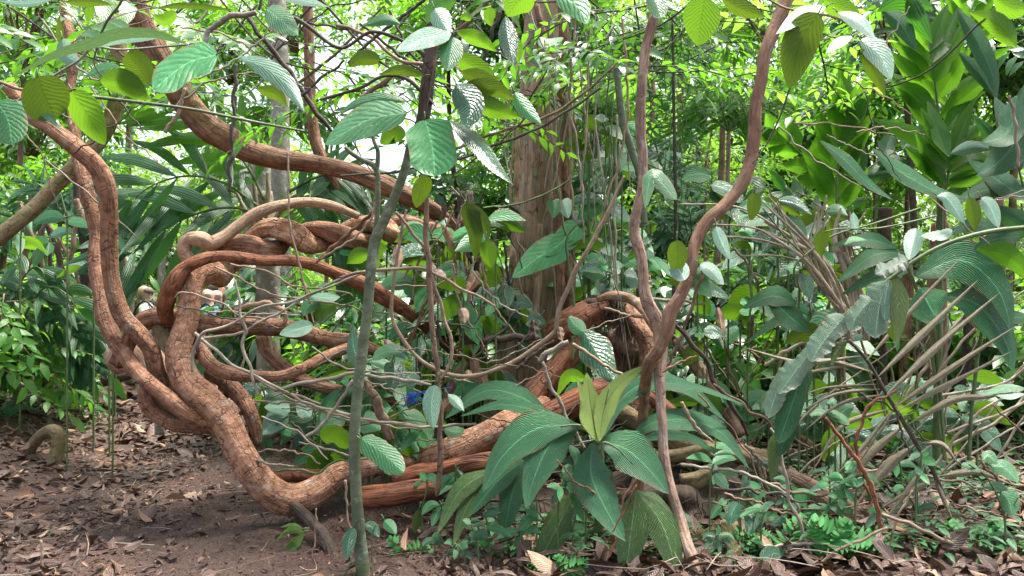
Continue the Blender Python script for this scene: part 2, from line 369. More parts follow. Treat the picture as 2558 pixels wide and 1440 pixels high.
M['palmgrey'] = leafmat('palm_blade_dusty', (0.11, 0.23, 0.14), (0.15, 0.28, 0.18), (0.16, 0.34, 0.08), tf=0.22, rough=0.42, K=12, a=1.0, b=0.95, vein=0.30, vbump=0.8, bd=0.02, pleat_shade=0.3, spots=0.3, spotcol=(0.5, 0.52, 0.46), coat=0.7)
M['deadleaf'] = leafmat('dry_leaf_straw', (0.46, 0.40, 0.27), (0.60, 0.54, 0.38), (0.40, 0.32, 0.18), tf=0.15, rough=0.7, K=7, a=0.0, b=1.0, vein=-0.0, vbump=0.9, spots=1.0, spotcol=(0.17, 0.13, 0.09), midc=(0.30, 0.25, 0.16), coat=0.2)
M['fern'] = leafmat('fern_green', (0.035, 0.23, 0.045), (0.05, 0.30, 0.055), (0.14, 0.55, 0.05), tf=0.4, rough=0.5, K=8, b=0.4, vein=0.2, vbump=0.2)
M['litter'] = leafmat('litter_leaf', (0.034, 0.016, 0.011), (0.13, 0.070, 0.050), (0.16, 0.08, 0.04), tf=0.08, rough=0.5, K=9, b=0.4, vein=0.18, vbump=0.4, spots=0.5, spotcol=(0.03, 0.016, 0.012), coat=0.6)
M['litterpale'] = leafmat('litter_leaf_pale', (0.26, 0.13, 0.07), (0.42, 0.29, 0.20), (0.3, 0.2, 0.1), tf=0.1, rough=0.6, K=9, b=0.4, vein=0.18, vbump=0.4, spots=0.5, spotcol=(0.10, 0.05, 0.03), coat=0.4)
# background foliage
M['bg1'] = leafmat('forest_leaf', (0.022, 0.115, 0.024), (0.06, 0.20, 0.032), (0.22, 0.56, 0.030), tf=0.48, rough=0.34, K=8, b=0.4, vein=0.1, vbump=0.15, coat=0.6)
M['bg2'] = leafmat('forest_leaf_yellow', (0.045, 0.18, 0.030), (0.10, 0.28, 0.045), (0.34, 0.70, 0.06), tf=0.55, rough=0.38, K=8, b=0.4, vein=0.1, vbump=0.15, coat=0.6)
M['bg3'] = leafmat('forest_leaf_dark', (0.013, 0.070, 0.022), (0.028, 0.13, 0.040), (0.12, 0.36, 0.03), tf=0.38, rough=0.30, K=8, b=0.4, vein=0.1, vbump=0.15, coat=0.8)
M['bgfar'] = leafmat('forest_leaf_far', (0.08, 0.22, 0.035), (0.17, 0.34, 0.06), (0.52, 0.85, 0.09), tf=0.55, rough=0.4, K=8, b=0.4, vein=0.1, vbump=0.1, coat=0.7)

def ground_mat():
    t = NT('forest_soil')
    tx = t.n('ShaderNodeTexCoord').outputs['Object']
    n1 = t.n('ShaderNodeTexNoise', ins={'Vector': tx, 'Scale': 1.1, 'Detail': 6.0}).outputs[0]
    n2 = t.n('ShaderNodeTexNoise', ins={'Vector': tx, 'Scale': 38.0, 'Detail': 8.0, 'Roughness': 0.75}).outputs[0]
    vo = t.n('ShaderNodeTexVoronoi', ins={'Vector': tx, 'Scale': 55.0}).outputs
    c = t.mix(t.ramp(n1, 0.35, 0.65), (0.033, 0.017, 0.011), (0.064, 0.027, 0.015))
    c = t.mix(t.ramp(n2, 0.42, 0.62, 0, 0.8), c, (0.110, 0.062, 0.045))
    sp = t.n('ShaderNodeSeparateColor', ins={0: vo['Color']}).outputs[0]
    c = t.mix(t.ramp(sp, 0.6, 1.0, 0, 0.55), c, (0.035, 0.020, 0.016))
    h = t.math('ADD', n2, t.math('MULTIPLY', vo['Distance'], 0.6))
    bp = t.n('ShaderNodeBump', ins={'Strength': 0.9, 'Distance': 0.025, 'Height': h}).outputs[0]
    pb = t.n('ShaderNodeBsdfPrincipled', ins={'Base Color': c, 'Roughness': t.ramp(n1, 0.35, 0.6, 0.45, 0.8), 'Normal': bp, 'Specular IOR Level': 0.5})
    t.link(pb.outputs[0], t.out.inputs[0])
    return t.m
M['soil'] = ground_mat()

# ------------------------------------------------------------------ leaf geometry
def prof(kind, v):
    v = np.clip(v, 0, 1)
    if kind == 'ovate': w = np.sin(pi * v ** 0.75) ** 0.7
    elif kind == 'lance': w = np.sin(pi * v ** 0.85) ** 1.0
    elif kind == 'round': w = np.sqrt(np.clip(1 - (2 * v - 1) ** 2, 0, 1)) ** 0.9
    elif kind == 'oblong': w = np.minimum(1, np.minimum(v * 7 + .1, (1 - v) * 4.5 + 0.0)) ** 0.6
    elif kind == 'heart': w = np.where(v < 0.16, 0.72 + 0.28 * np.sin(pi * v / 0.32), np.cos((v - 0.16) / 0.84 * pi / 2) ** 0.75)
    elif kind == 'blade': w = np.minimum(1, v * 3.0 + .05) ** 0.8 * np.clip((1 - v) * 1.7, 0, 1) ** 0.75
    elif kind == 'wedge': w = np.clip(v * 1.25, 0, 1) ** 0.9 * (1 - 0.25 * sst((v - 0.9) / 0.1))
    else: w = np.sin(pi * v)
    return np.clip(w, 0.012, 1)

def hleaf(mb, pts, w, d, k=0.5, kx=0.0, cup=0.25, kind='ovate', n=16, m=4, arch=0.0, asym=0.0, torn=0.0, wave=0.0, slot=0, rng=None):
    """leaf given by its midrib in photo pixels (x,y[,extra depth]) and its width; k tilts the plane: + shows the upper face, - the underside"""
    rng = rng or R
    if k > 0: k = k * 1.5
    A = np.array([[p[0], p[1], p[2] if len(p) > 2 else 0.0] for p in pts], float)
    if len(A) == 2:
        mid = (A[0] + A[1]) / 2; dx = A[1] - A[0]
        mid[0] += -dx[1] * 0.06; mid[1] += dx[0] * 0.06
        A = np.array([A[0], mid, A[1]])
    L = np.linalg.norm(np.diff(A[:, :2], axis=0), axis=1).sum()
    S = catmull(A, max(L / (n * 6), 1e-3))
    cl = np.concatenate([[0], np.cumsum(np.linalg.norm(np.diff(S, axis=0), axis=1))])
    S = np.stack([np.interp(np.linspace(0, cl[-1], n + 1), cl, S[:, q]) for q in range(3)], 1)
    T = np.gradient(S[:, :2], axis=0); T /= np.linalg.norm(T, axis=1)[:, None] + 1e-9
    Nn = np.stack([-T[:, 1], T[:, 0]], 1)
    v = np.linspace(0, 1, n + 1); u = np.linspace(-1, 1, 2 * m + 1)
    W = prof(kind, v) * w / 2
    U, Vv = np.meshgrid(u, v)
    WW = np.repeat(W[:, None], 2 * m + 1, 1) * np.where(U > 0, 1 + asym, 1 - asym)
    if torn:
        for sgn in (0, 1):
            e = 1 - torn * np.clip(np.cumsum(rng.randn(n + 1)) * 0.25, 0, 0.8)
            tooth = 1 - torn * 0.45 * (rng.rand(n + 1))
            sel = (U > 0) if sgn else (U < 0)
            WW = np.where(sel, WW * (e * tooth)[:, None], WW)
    X = S[:, 0][:, None] + Nn[:, 0][:, None] * U * WW
    Y = S[:, 1][:, None] + Nn[:, 1][:, None] * U * WW
    px = d / F
    ym = (S[0, 1] + S[-1, 1]) / 2; xm = (S[0, 0] + S[-1, 0]) / 2
    D = d + S[:, 2][:, None] + k * (ym - Y) * px + kx * (X - xm) * px + cup * np.abs(U) ** 1.3 * WW * px + arch * (Vv - 0.4) ** 2
    if wave:
        D = D + wave * w * px * np.sin(Vv * 17 + U * 2 + rng.uniform(0, 6)) * np.abs(U) * 0.5
    rn = rng.rand()
    mb.add(P(X, Y, D), grid_quads(n + 1, 2 * m + 1), np.stack([U, Vv, np.full_like(U, rn)], -1), slot)
    return P(S[0, 0], S[0, 1], D[0, m])

def leaf_tmpl(L=1.0, W=0.4, droop=0.25, fold=0.25, n=4):
    """template leaf along +Y from the origin, upper face +Z"""
    v = np.linspace(0, 1, n); u = np.array([-1, 0, 1.0])
    w = prof('ovate', v) * W / 2; w[0] = W * 0.05; w[-1] = W * 0.02
    U, Vv = np.meshgrid(u, v)
    X = U * w[:, None]; Y = Vv * L; Z = np.abs(U) * w[:, None] * fold - droop * L * Vv ** 2
    return np.stack([X, Y, Z], -1).reshape(-1, 3), grid_quads(n, 3), np.stack([U, Vv, 0 * U], -1).reshape(-1, 3)

def rot(ax, ay, az):
    """batch rotation matrices Rz(az) Ry(ay) Rx(ax)"""
    ax, ay, az = [np.atleast_1d(np.asarray(q, float)) for q in (ax, ay, az)]
    n = max(len(ax), len(ay), len(az)); o = np.ones(n); z = np.zeros(n)
    ax, ay, az = ax * o, ay * o, az * o
    X = np.stack([o, z, z, z, np.cos(ax), -np.sin(ax), z, np.sin(ax), np.cos(ax)], -1).reshape(n, 3, 3)
    Y = np.stack([np.cos(ay), z, np.sin(ay), z, o, z, -np.sin(ay), z, np.cos(ay)], -1).reshape(n, 3, 3)
    Z = np.stack([np.cos(az), -np.sin(az), z, np.sin(az), np.cos(az), z, z, z, o], -1).reshape(n, 3, 3)
    return Z @ Y @ X

def scatter(mb, tmpl, Rm, Sc, Tr, rnd=None, slot=0):
    V, Q, T = tmpl; N = len(Tr); k = len(V)
    VV = np.einsum('nij,kj->nki', Rm, V) * np.asarray(Sc).reshape(N, 1, 1) + np.asarray(Tr)[:, None, :]
    QQ = Q[None] + (np.arange(N) * k)[:, None, None]
    TT = np.repeat(T[None], N, 0)
    if rnd is not None: TT = TT.copy(); TT[..., 2] = (TT[..., 2] + np.asarray(rnd)[:, None]) % 1.0
    mb.add(VV, QQ, TT, slot)

def spray_tmpl(nl=9, L=0.55, leafL=0.16, leafW=0.065, droop=0.3, rng=R, pinnate=False):
    """a twig along +Y with alternate leaves; returns leaf part and twig part"""
    lt = leaf_tmpl(leafL, leafW, droop)
    mb = MB()
    n = nl; t = np.linspace(0.15, 1.0, n)
    side = np.where(np.arange(n) % 2 == 0, 1, -1)
    az = -side * np.where(np.arange(n) == n - 1, 0.1, rng.uniform(0.75, 1.25, n))
    Rm = rot(rng.uniform(-0.35, 0.2, n), rng.uniform(-0.5, 0.5, n), az)
    Tr = np.stack([0.02 * np.sin(t * 5), t * L, -0.15 * L * t ** 2], -1)
    scatter(mb, lt, Rm, rng.uniform(0.7, 1.15, n), Tr, rng.rand(n))
    leaves = (np.concatenate(mb.V), np.concatenate(mb.Q), np.concatenate(mb.T))
    mb2 = MB()
    C = np.array([[0, 0, 0, .006], [0.01, L * .5, -0.04 * L, .004], [0, L, -0.15 * L, .002]])
    tube(mb2, C, seg=3, lump=0, step=L / 3, rng=rng)
    tw = (np.concatenate(mb2.V), np.concatenate(mb2.Q), np.concatenate(mb2.T))
    return leaves, tw

CROWNS = {}
def crown_mesh(key, mat, nspray, rx, rz, leafL, leafW, nl=9, L=0.55, droop=0.3, seed=1, clumps=14):
    """an uneven crown: sprays gathered in clumps through an ellipsoid, unit centred at the origin"""
    rng = np.random.RandomState(seed)
    mb = MB()
    c = rng.randn(clumps, 3); c /= np.linalg.norm(c, axis=1)[:, None]; c *= rng.uniform(0.25, 0.95, (clumps, 1))
    csz = rng.uniform(0.22, 0.42, clumps)
    idx = rng.randint(0, clumps, nspray)
    p = c[idx] + rng.randn(nspray, 3) * csz[idx][:, None] * 0.75
    p *= np.array([rx, rx, rz])
    out = np.arctan2(p[:, 1] - 0, p[:, 0]) - pi / 2 + rng.uniform(-1.2, 1.2, nspray)
    pitch = rng.uniform(-0.9, 0.5, nspray); roll = rng.uniform(-0.6, 0.6, nspray)
    Rm = rot(pitch, roll, out)
    sp = [spray_tmpl(nl, L, leafL, leafW, droop, rng) for _ in range(3)]
    for q in range(3):
        s = np.arange(nspray) % 3 == q
        r = rng.rand(s.sum())
        sc_ = rng.uniform(0.7, 1.3, s.sum())
        scatter(mb, sp[q][0], Rm[s], sc_, p[s], r, 0)
        scatter(mb, sp[q][1], Rm[s], sc_, p[s], None, 1)
    for k in range(clumps):   # limbs reaching the clumps
        e = c[k] * np.array([rx, rx, rz]); m_ = e * 0.5 + rng.randn(3) * 0.12 * rx; m_[2] -= 0.15 * rz
        tube(mb, np.array([[0, 0, -rz * 0.9, .035], [m_[0], m_[1], m_[2], .02], [e[0], e[1], e[2], .006]]), seg=5, lump=0.05, slot=1, step=0.2, rng=rng)
    me = mb.mesh('crown', [mat, M['brownbark']])
    CROWNS[key] = (me, rx, rz)
    return me

# ------------------------------------------------------------------ the ground
def build_ground():
    nx, ny = 300, 320
    a = np.linspace(-1, 1, nx); xs = np.sign(a) * (np.abs(a) ** 2.6) * 70 + a * 6
    b = np.linspace(0, 1, ny); ys = -8 + 16 * b + (b ** 4) * 82
    X, Y = np.meshgrid(xs, ys)
    rr = np.random.RandomState(3)
    Z = gz(X, Y) + 0.012 * rr.randn(*X.shape) * (np.abs(X) < 9) * (Y < 14)
    mb = MB(); mb.add(np.stack([X, Y, Z], -1), grid_quads(ny, nx), np.stack([X, Y, Z], -1))
    o = mb.obj('ground', M['soil']); tag(o, kind='structure')
build_ground()

def litter(name, n, region, size, mats, seed, label, flat=0.25):
    rng = np.random.RandomState(seed)
    mb = MB()
    for mi, (m_, share) in enumerate(mats):
        for shp in range(3):
            lt = leaf_tmpl(1.0, (0.42, 0.55, 0.3)[shp], (0.12, -0.25, 0.3)[shp], (0.5, -0.35, 0.9)[shp], n=5)
            k = int(n * share / 3)
            x, y, s = region(rng, k)
            z = gz(x, y) + rng.uniform(0.004, 0.03, len(x)) * s ** .5 + rng.rand(len(x)) ** 3 * .06 * (s > 1.25)
            Rm = rot(rng.randn(len(x)) * flat, rng.randn(len(x)) * flat * 1.4, rng.uniform(0, 6.28, len(x)))
            flip = rng.rand(len(x)) < 0.35
            Rm[flip] = Rm[flip] @ np.diag([1, -1, -1.0])
            scatter(mb, lt, Rm, rng.uniform(size[0], size[1], len(x)) * s, np.stack([x, y, z], -1), rng.rand(len(x)), mi)
    o = mb.obj(name, [m_ for m_, _ in mats]); tag(o, label, 'leaf litter', kind='stuff')

def pathness(x, y):
    """1 on the trodden middle of the path"""
    c = -0.17 * y - 0.62 - 0.02 * (y - 5) ** 2 * 0
    return np.exp(-((x - c) / 1.0) ** 4)
def reg_near(rng, k):
    y = 4.0 + 6.5 * rng.rand(k * 2) ** .85; x = rng.uniform(-.76, .76, k * 2) * y
    keep = (rng.rand(k * 2) > 0.93 * pathness(x, y)) 
    s = np.where(x > 0.0, rng.uniform(1.1, 2.3, k * 2), rng.uniform(.6, 1.5, k * 2))
    return x[keep][:k], y[keep][:k], s[keep][:k]
def reg_far(rng, k):
    y = 8 + 13 * rng.rand(k) ** 1.2; x = rng.uniform(-.75, .75, k) * y
    return x, y, np.full(k, 1.25)
litter('leaf_litter', 13500, reg_near, (0.035, 0.105), [(M['litter'], 0.9), (M['litterpale'], 0.1)], 11, 'brown and mauve fallen leaves covering the forest floor and the path')
litter('leaf_litter', 12000, reg_far, (0.07, 0.16), [(M['litter'], 0.85), (M['litterpale'], 0.15)], 12, 'fallen leaves on the forest floor farther back among the trees')
def reg_big(rng, k):
    y = 4.3 + 4.2 * rng.rand(k * 2); x = rng.uniform(-.7, .7, k * 2) * y
    keep = (x > 0.0) | (rng.rand(k * 2) > .75 + .2 * pathness(x, y))
    return x[keep][:k], y[keep][:k], np.full(keep.sum(), 1.5)[:k]
litter('large_leaf_litter', 520, reg_big, (0.09, 0.17), [(M['litter'], 0.62), (M['litterpale'], 0.38)], 17, 'large curled brown leaves strewn over the forest floor', flat=0.45)
def reg_bits(rng, k):
    x = rng.uniform(-3.4, 1.2, k); y = rng.uniform(4.2, 8.5, k)
    return x, y, np.full(k, 1.0)
litter('leaf_crumbs', 14000, reg_bits, (0.010, 0.028), [(M['litter'], 0.93), (M['litterpale'], 0.07)], 13, 'crumbled bits of leaf trodden into the soil of the path', flat=0.5)
def build_sticks():
    rng = np.random.RandomState(5); mb = MB()
    for i in range(520):
        y = rng.uniform(4.2, 9.0); x = rng.uniform(-0.68, 0.68) * y
        if x < 0.3 and rng.rand() < 0.45: continue
        L = rng.uniform(0.06, 0.45) * (1.5 if x > 0.6 else 1); a = rng.uniform(0, pi)
        p = np.array([x, y]); q = p + L * np.array([cos(a), sin(a)]); m_ = (p + q) / 2 + rng.randn(2) * L * 0.08
        r_ = rng.uniform(0.0012, 0.0042)
        A = [[*w, gz(*w) + 0.012 + rng.uniform(0, 0.03 if x < .3 else 0.10), r_ * s_] for w, s_ in ((p, 1), (m_, .9), (q, .5))]
        tube(mb, A, seg=5, lump=0, step=L / 4, rng=rng, slot=rng.randint(0, 2))
    o = mb.obj('twig_litter', [M['twig'], M['twigpale']]); tag(o, 'small broken twigs scattered over the forest floor', 'twig litter', kind='stuff')
build_sticks()

# ------------------------------------------------------------------ background forest
crown_mesh('A', M['bg1'], 230, 1.3, 1.5, 0.19, 0.078, seed=1)
crown_mesh('B', M['bg2'], 250, 1.5, 1.3, 0.15, 0.062, seed=2)
crown_mesh('C', M['bg3'], 170, 1.3, 1.3, 0.25, 0.105, nl=7, seed=3, L=0.6)
crown_mesh('D', M['bg2'], 260, 1.3, 1.5, 0.11, 0.045, nl=13, seed=4)
crown_mesh('E', M['bg1'], 190, 1.3, 1.4, 0.28, 0.07, nl=9, droop=0.6, seed=5, L=0.65)
crown_mesh('S', M['bg1'], 75, 0.62, 0.55, 0.20, 0.08, nl=7, seed=6, clumps=8, L=0.42)
crown_mesh('T', M['bg3'], 62, 0.60, 0.50, 0.26, 0.095, nl=6, seed=7, clumps=7, L=0.42, droop=0.5)
crown_mesh('U', M['bg2'], 85, 0.60, 0.55, 0.13, 0.055, nl=9, seed=8, clumps=8, L=0.38)

KIND = {'A': ('glossy mid green leaves', 'tree'), 'B': ('small yellow green leaves', 'tree'), 'C': ('big dark green leaves', 'tree'),
        'D': ('fine yellow green leaves', 'tree'), 'E': ('long drooping leaves', 'tree'),
        'S': ('mid green leaves', 'shrub'), 'T': ('broad dark leaves', 'shrub'), 'U': ('small bright leaves', 'shrub')}

def place_word(px):
    return ('at the far left' if px < 330 else 'behind the looping red lianas' if px < 850 else 'around the forked green sapling' if px < 1250
            else 'beside the thick peeling trunk' if px < 1560 else 'behind the forked brown vine' if px < 1950 else 'among the broad palms on the right')

def tree(px, py, d, key, s, w=None, mat=None, rngi=None, lean=None):
    rng = rngi or R
    me, rx, rz = CROWNS[key]
    rad = rx * s * F / d
    if d < 16.5 and 300 < px < 660: return None
    if d < 16.5 and abs(px - 460) < 140 + rad * .95 and py + rad * 1.1 > 690: return None      # the path where the walkers stand stays open
    c = P(px, py, d)
    if c[2] - rz * s * 0.8 < gz(c[0], c[1]): c[2] = gz(c[0], c[1]) + rz * s * 0.8
    bx = c[0] + (rng.uniform(-0.5, 0.5) if lean is None else lean) * (1 if c[2] > 2 else 0.3)
    by = c[1] + rng.uniform(-0.3, 0.3)
    bz = float(gz(bx, by)) - 0.03
    kind, cat = KIND[key]
    if cat == 'tree':
        lab = 'slim forest tree with %s %s' % (kind, place_word(px)); far = d > 17
        if far: lab = 'distant ' + lab
        nm = 'forest_tree'
    else:
        lab = 'leafy understorey shrub with %s %s' % (kind, place_word(px)); nm = 'shrub'
        if d > 11: lab = 'distant ' + lab
    t = thing(nm, (bx, by, bz), lab, cat, lab + 's')
    o = bpy.data.objects.new('crown', me); COL.objects.link(o); o.parent = t
    o.location = (c[0] - bx, c[1] - by, c[2] - bz); o.rotation_euler = (rng.uniform(-.2, .2), rng.uniform(-.2, .2), rng.uniform(0, 6.28))
    o.scale = (s * rng.uniform(.9, 1.15), s * rng.uniform(.9, 1.15), s * rng.uniform(.85, 1.2))
    mb = MB()
    ww = w or (rng.uniform(0.02, 0.07) if cat == 'tree' else 0.010)
    zt = c[2] - rz * s * 0.55
    tube(mb, [[bx, by, bz, ww * 1.25], [bx + (c[0] - bx) * .3 + rng.uniform(-.08, .08), by, bz + (zt - bz) * .35, ww], [bx + (c[0] - bx) * .7 + rng.uniform(-.08, .08), (by + c[1]) / 2, bz + (zt - bz) * .7, ww * .85], [c[0], c[1], zt, ww * .6]],
         seg=8, lump=0.08, step=0.15, rng=rng)
    mb.obj('trunk', mat or M[('brownbark', 'grey', 'darkbark', 'mossy')[rng.randint(0, 4)]], t)
    return t

def in_sky(px, py):
    return 640 < px < 1215 and py < 520 and ((px - 930) / 290) ** 2 + ((py - 250) / 250) ** 2 < 1.0

def build_bg():
    rng = np.random.RandomState(21)
    # mid-distance trees
    n = 0
    for py0 in (40, 200, 360, 520, 650):
        for px0 in range(-60, 2700, 165):
            px = px0 + rng.uniform(-70, 70); py = py0 + rng.uniform(-70, 70); d = rng.uniform(12.5, 22)
            if in_sky(px, py) and rng.rand() < .80: continue
            if 300 < px < 1250 and py > 560 and d < 18.5: d = rng.uniform(19, 23)
            if rng.rand() < (0.50 if 280 < px < 1300 else 0.36): continue
            key = 'ABCDE'[rng.choice(5, p=[.25, .27, .12, .20, .16] if px > 420 else [.34, .14, .20, .14, .18])]
            tree(px, py, d, key, rng.uniform(0.8, 1.2) * d / 17, rngi=rng); n += 1
    # shrubs
    for py0, dd in ((700, (10, 16)), (790, (8.5, 12)), (880, (7.6, 10))):
        for px0 in range(-40, 2650, 105):
            px = px0 + rng.uniform(-50, 50); py = py0 + rng.uniform(-50, 50); d = rng.uniform(*dd)
            if 215 < px < 900 and d < 18 and py < 1000:
                if px < 700 or rng.rand() < 0.5: continue
            if 1230 < px < 1460 and d < 9: d = rng.uniform(9, 12)
            key = 'STU'[rng.randint(0, 3)] if px > 420 else 'SSTU'[rng.randint(0, 4)]
            tree(px, py, d, key, rng.uniform(0.8, 1.25), rngi=rng); n += 1
    return n
build_bg()

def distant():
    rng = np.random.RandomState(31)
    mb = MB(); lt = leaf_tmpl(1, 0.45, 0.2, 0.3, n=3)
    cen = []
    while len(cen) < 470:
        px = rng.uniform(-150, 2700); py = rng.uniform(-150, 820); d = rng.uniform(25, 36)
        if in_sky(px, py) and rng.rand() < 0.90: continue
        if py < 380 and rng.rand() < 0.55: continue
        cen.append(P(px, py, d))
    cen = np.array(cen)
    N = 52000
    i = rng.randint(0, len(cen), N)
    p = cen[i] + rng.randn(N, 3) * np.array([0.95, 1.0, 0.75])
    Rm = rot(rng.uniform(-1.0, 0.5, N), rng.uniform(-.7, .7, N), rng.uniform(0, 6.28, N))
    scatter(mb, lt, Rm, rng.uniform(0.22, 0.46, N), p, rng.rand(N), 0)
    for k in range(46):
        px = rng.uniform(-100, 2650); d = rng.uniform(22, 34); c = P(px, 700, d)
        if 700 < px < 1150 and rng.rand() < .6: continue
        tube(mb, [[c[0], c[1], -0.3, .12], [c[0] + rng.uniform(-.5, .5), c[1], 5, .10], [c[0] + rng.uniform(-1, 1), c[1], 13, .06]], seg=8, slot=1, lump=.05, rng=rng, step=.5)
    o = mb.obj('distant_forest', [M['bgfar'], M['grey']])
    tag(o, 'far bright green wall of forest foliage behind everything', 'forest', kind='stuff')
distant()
#@@PART3
# ------------------------------------------------------------------ lianas
def liana(s, d, mat, label, group=None, lump=0.10, seed=None, name='liana', cat='liana', wig=0.0, flutes=0, ws=1.0):
    if ws != 1.0: s = ' '.join(','.join([e.split(',')[0], e.split(',')[1], '%.2f' % (float(e.split(',')[2]) * ws)] + e.split(',')[3:]) for e in s.split())
    return stick(name, s, d, M[mat], label, cat, group, lump=lump, seed=seed, wig=wig, flutes=flutes)

liana('575,650,60,6.2 552,692,82,5.9 524,680,92,5.72 488,698,88,5.62 474,745,86,5.55 466,800,88,5.5 452,850,92,5.45 447,900,98,5.42 470,960,108,5.4 520,1005,112,5.38 565,1060,110,5.36 590,1110,108,5.35 630,1180,108,5.35 672,1228,112,5.36 730,1248,114,5.4 795,1225,106,5.48 840,1190,92,5.55 900,1172,80,5.62 960,1162,76,5.7 1020,1152,78,5.8 1075,1140,84,5.9',
      5.4, 'liana', 'thickest cracked orange liana forming the big J loop with a bent elbow', lump=0.11, seed=3, ws=0.66)
liana('1060,1150,70,5.75 1130,1128,84,5.7 1190,1100,88,5.72 1250,1068,86,5.8 1310,1040,76,5.95 1360,1012,60,6.1', 5.7, 'liana', 'lit orange liana trunk rising right from the J loop under the palm blades', lump=0.14, seed=4, ws=0.82)
liana('20,215,46 75,285,52 130,322,58 185,365,66 232,405,68 262,455,66 272,520,62 270,590,60 274,660,60 284,730,60 305,790,60 345,832,62 378,872,62 392,925,58 412,975,60 450,1022,60 500,1050,60 540,1075,40',
      (5.0, 5.6), 'liana2', 'right hand strand of the paired upright lianas at left that bows into the knot', lump=0.09, seed=5, ws=0.68)
liana('160,-20,34,6.3 168,60,34,6.2 188,130,32,6.1 178,215,28,6 182,300,34,5.9 196,380,40,5.7 212,450,44,5.6 226,520,44,5.6 240,590,44,5.6 236,650,44,5.55 250,730,46,5.5 262,800,48,5.45 292,860,48,5.4 332,915,50,5.35 375,960,52,5.3 420,995,54,5.3 470,1035,54,5.32 520,1060,44,5.36',
      5.5, 'liana2', 'left hand strand of the paired upright lianas at left that bows into the knot', lump=0.09, seed=6, ws=0.76)
liana('372,950,48,5.55 362,985,52,5.5 378,1025,52,5.5 425,1054,48,5.5 480,1066,44,5.5 540,1072,40,5.5', 5.5, 'liana2', 'short orange liana loop hanging low at the left foot of the knot', lump=0.12, seed=7, ws=0.74)
liana('382,930,70,5.6 410,1000,80,5.6 470,1020,78,5.6 530,1060,66,5.55 575,1100,50,5.5', 5.6, 'mossy', 'dark mossy liana squeezed behind the knot of orange lianas', lump=0.16, seed=8, ws=0.80)
liana('330,-30,66 352,60,70 385,125,72 430,200,74 470,265,78 520,318,82 565,345,78 620,378,66 700,400,58 790,412,50 870,430,50 940,455,54 1000,482,54,6.8 1060,512,50,7.0 1120,560,46,7.3 1170,640,40,7.7',
      (6.0, 6.9), 'fibre', 'long orange brown liana slanting from the top left down to the middle', lump=0.12, seed=9, ws=0.86)
def twisted():
    A = spec('520,670,40,5.95 560,645,46,6.0 610,618,52,6.05 660,602,54,6.1 710,592,52,6.15 760,592,46,6.25 820,594,44,6.35 880,585,44,6.45 950,576,42,6.55 1030,575,40,6.8 1100,590,38,7.2 1165,640,34,7.7', 6)
    for j in range(2):
        S = catmull(A, 0.03); T, N, B = frames(S[:, :3]); n = len(S); s = np.linspace(0, 1, n)
        ph = s * 2 * pi * 3.7 + j * pi + 0.6
        amp = S[:, 3] * 0.98 * (1 - 0.55 * sst((s - .55) / .3))
        C = S[:, :3] + amp[:, None] * (np.cos(ph)[:, None] * N + np.sin(ph)[:, None] * B)
        rad = S[:, 3] * (0.90 + 0.24 * np.sin(ph + 1.2))
        mb = MB(); tube(mb, np.column_stack([C, rad]), lump=0.15, rng=np.random.RandomState(40 + j), step=0.03)
        o = mb.obj('liana', M[('liana', 'liana2')[j]], origin=tuple(C[0]))
        tag(o, ('tan strand of the thick rope of two lianas twisted together above the elbow', 'darker red strand of the thick rope of two lianas twisted together above the elbow')[j], 'liana')
twisted()
liana('478,660,34,5.75 458,628,36,5.75 472,600,36,5.75 505,598,40,5.75 522,608,38,5.8 560,592,30,5.85 600,562,28,5.9 645,532,28,5.95 700,514,26,6 765,505,24,6.1 830,515,22,6.2 895,540,18,6.3', 5.8, 'lianaplain', 'thin tan liana with a kinked knee above the elbow running right', lump=0.10, seed=11)
liana('422,800,36,5.7 414,768,40,5.6 432,715,42,5.5 462,672,38,5.5 510,648,32,5.5 560,640,28,5.52 600,645,32,5.55 660,652,30,5.6 730,652,28,5.7 790,664,30,5.8 850,688,34,5.95 910,712,38,6.05 965,745,40,6.15 1020,780,32,6.3 1080,830,28,6.6 1150,900,22,7.2', 5.6, 'red', 'reddish liana arching over the elbow from lower left and sloping down to the right', lump=0.10, seed=12)
liana('300,905,56,6.1 318,862,52,6.0 345,815,54,5.9 378,796,56,5.85 430,792,56,5.8 490,808,52,5.8 560,816,52,5.8 640,818,54,5.85 700,818,54,5.9 760,832,52,5.95 820,845,48,6.0 890,858,44,6.1 960,885,36,6.2', 5.9, 'liana2', 'thick orange liana crossing level behind the elbowed one in front of the walkers', lump=0.13, seed=13, ws=0.86)
liana('290,900,80,6.4 330,880,90,6.3 370,900,70,6.2 400,960,60,6.1', 6.2, 'lianaplain', 'pale pinkish bulge of liana behind the paired strands', lump=0.2, seed=14)
liana('500,838,30,5.6 508,880,38,5.55 530,912,38,5.5 580,935,36,5.5 650,942,32,5.5 710,938,32,5.55 770,915,30,5.6 830,885,30,5.7 880,866,26,5.8', 5.5, 'liana2', 'slim orange liana sagging right from under the level one', lump=0.10, seed=15, ws=0.90)
liana('655,840,36,6.2 668,875,36,6.2 700,912,34,6.15 745,945,32,6.1 800,965,32,6.1 870,985,34,6.1 940,995,36,6.1 1015,1008,34,6.1', 6.1, 'fibre', 'brown liana dropping from the level one into the thicket', lump=0.10, seed=16)
liana('520,930,40,5.75 565,955,46,5.7 605,995,46,5.65 628,1040,42,5.6 640,1085,38,5.6 645,1112,22,5.6', 5.7, 'liana2', 'grey brown liana stub ending behind the big J loop', lump=0.12, seed=17, ws=.82)
liana('395,800,46,5.9 420,850,44,5.8 445,900,40,5.7 470,960,40,5.6', 5.8, 'mossy', 'mossy green stake leaning under the level liana', lump=0.08, seed=18)
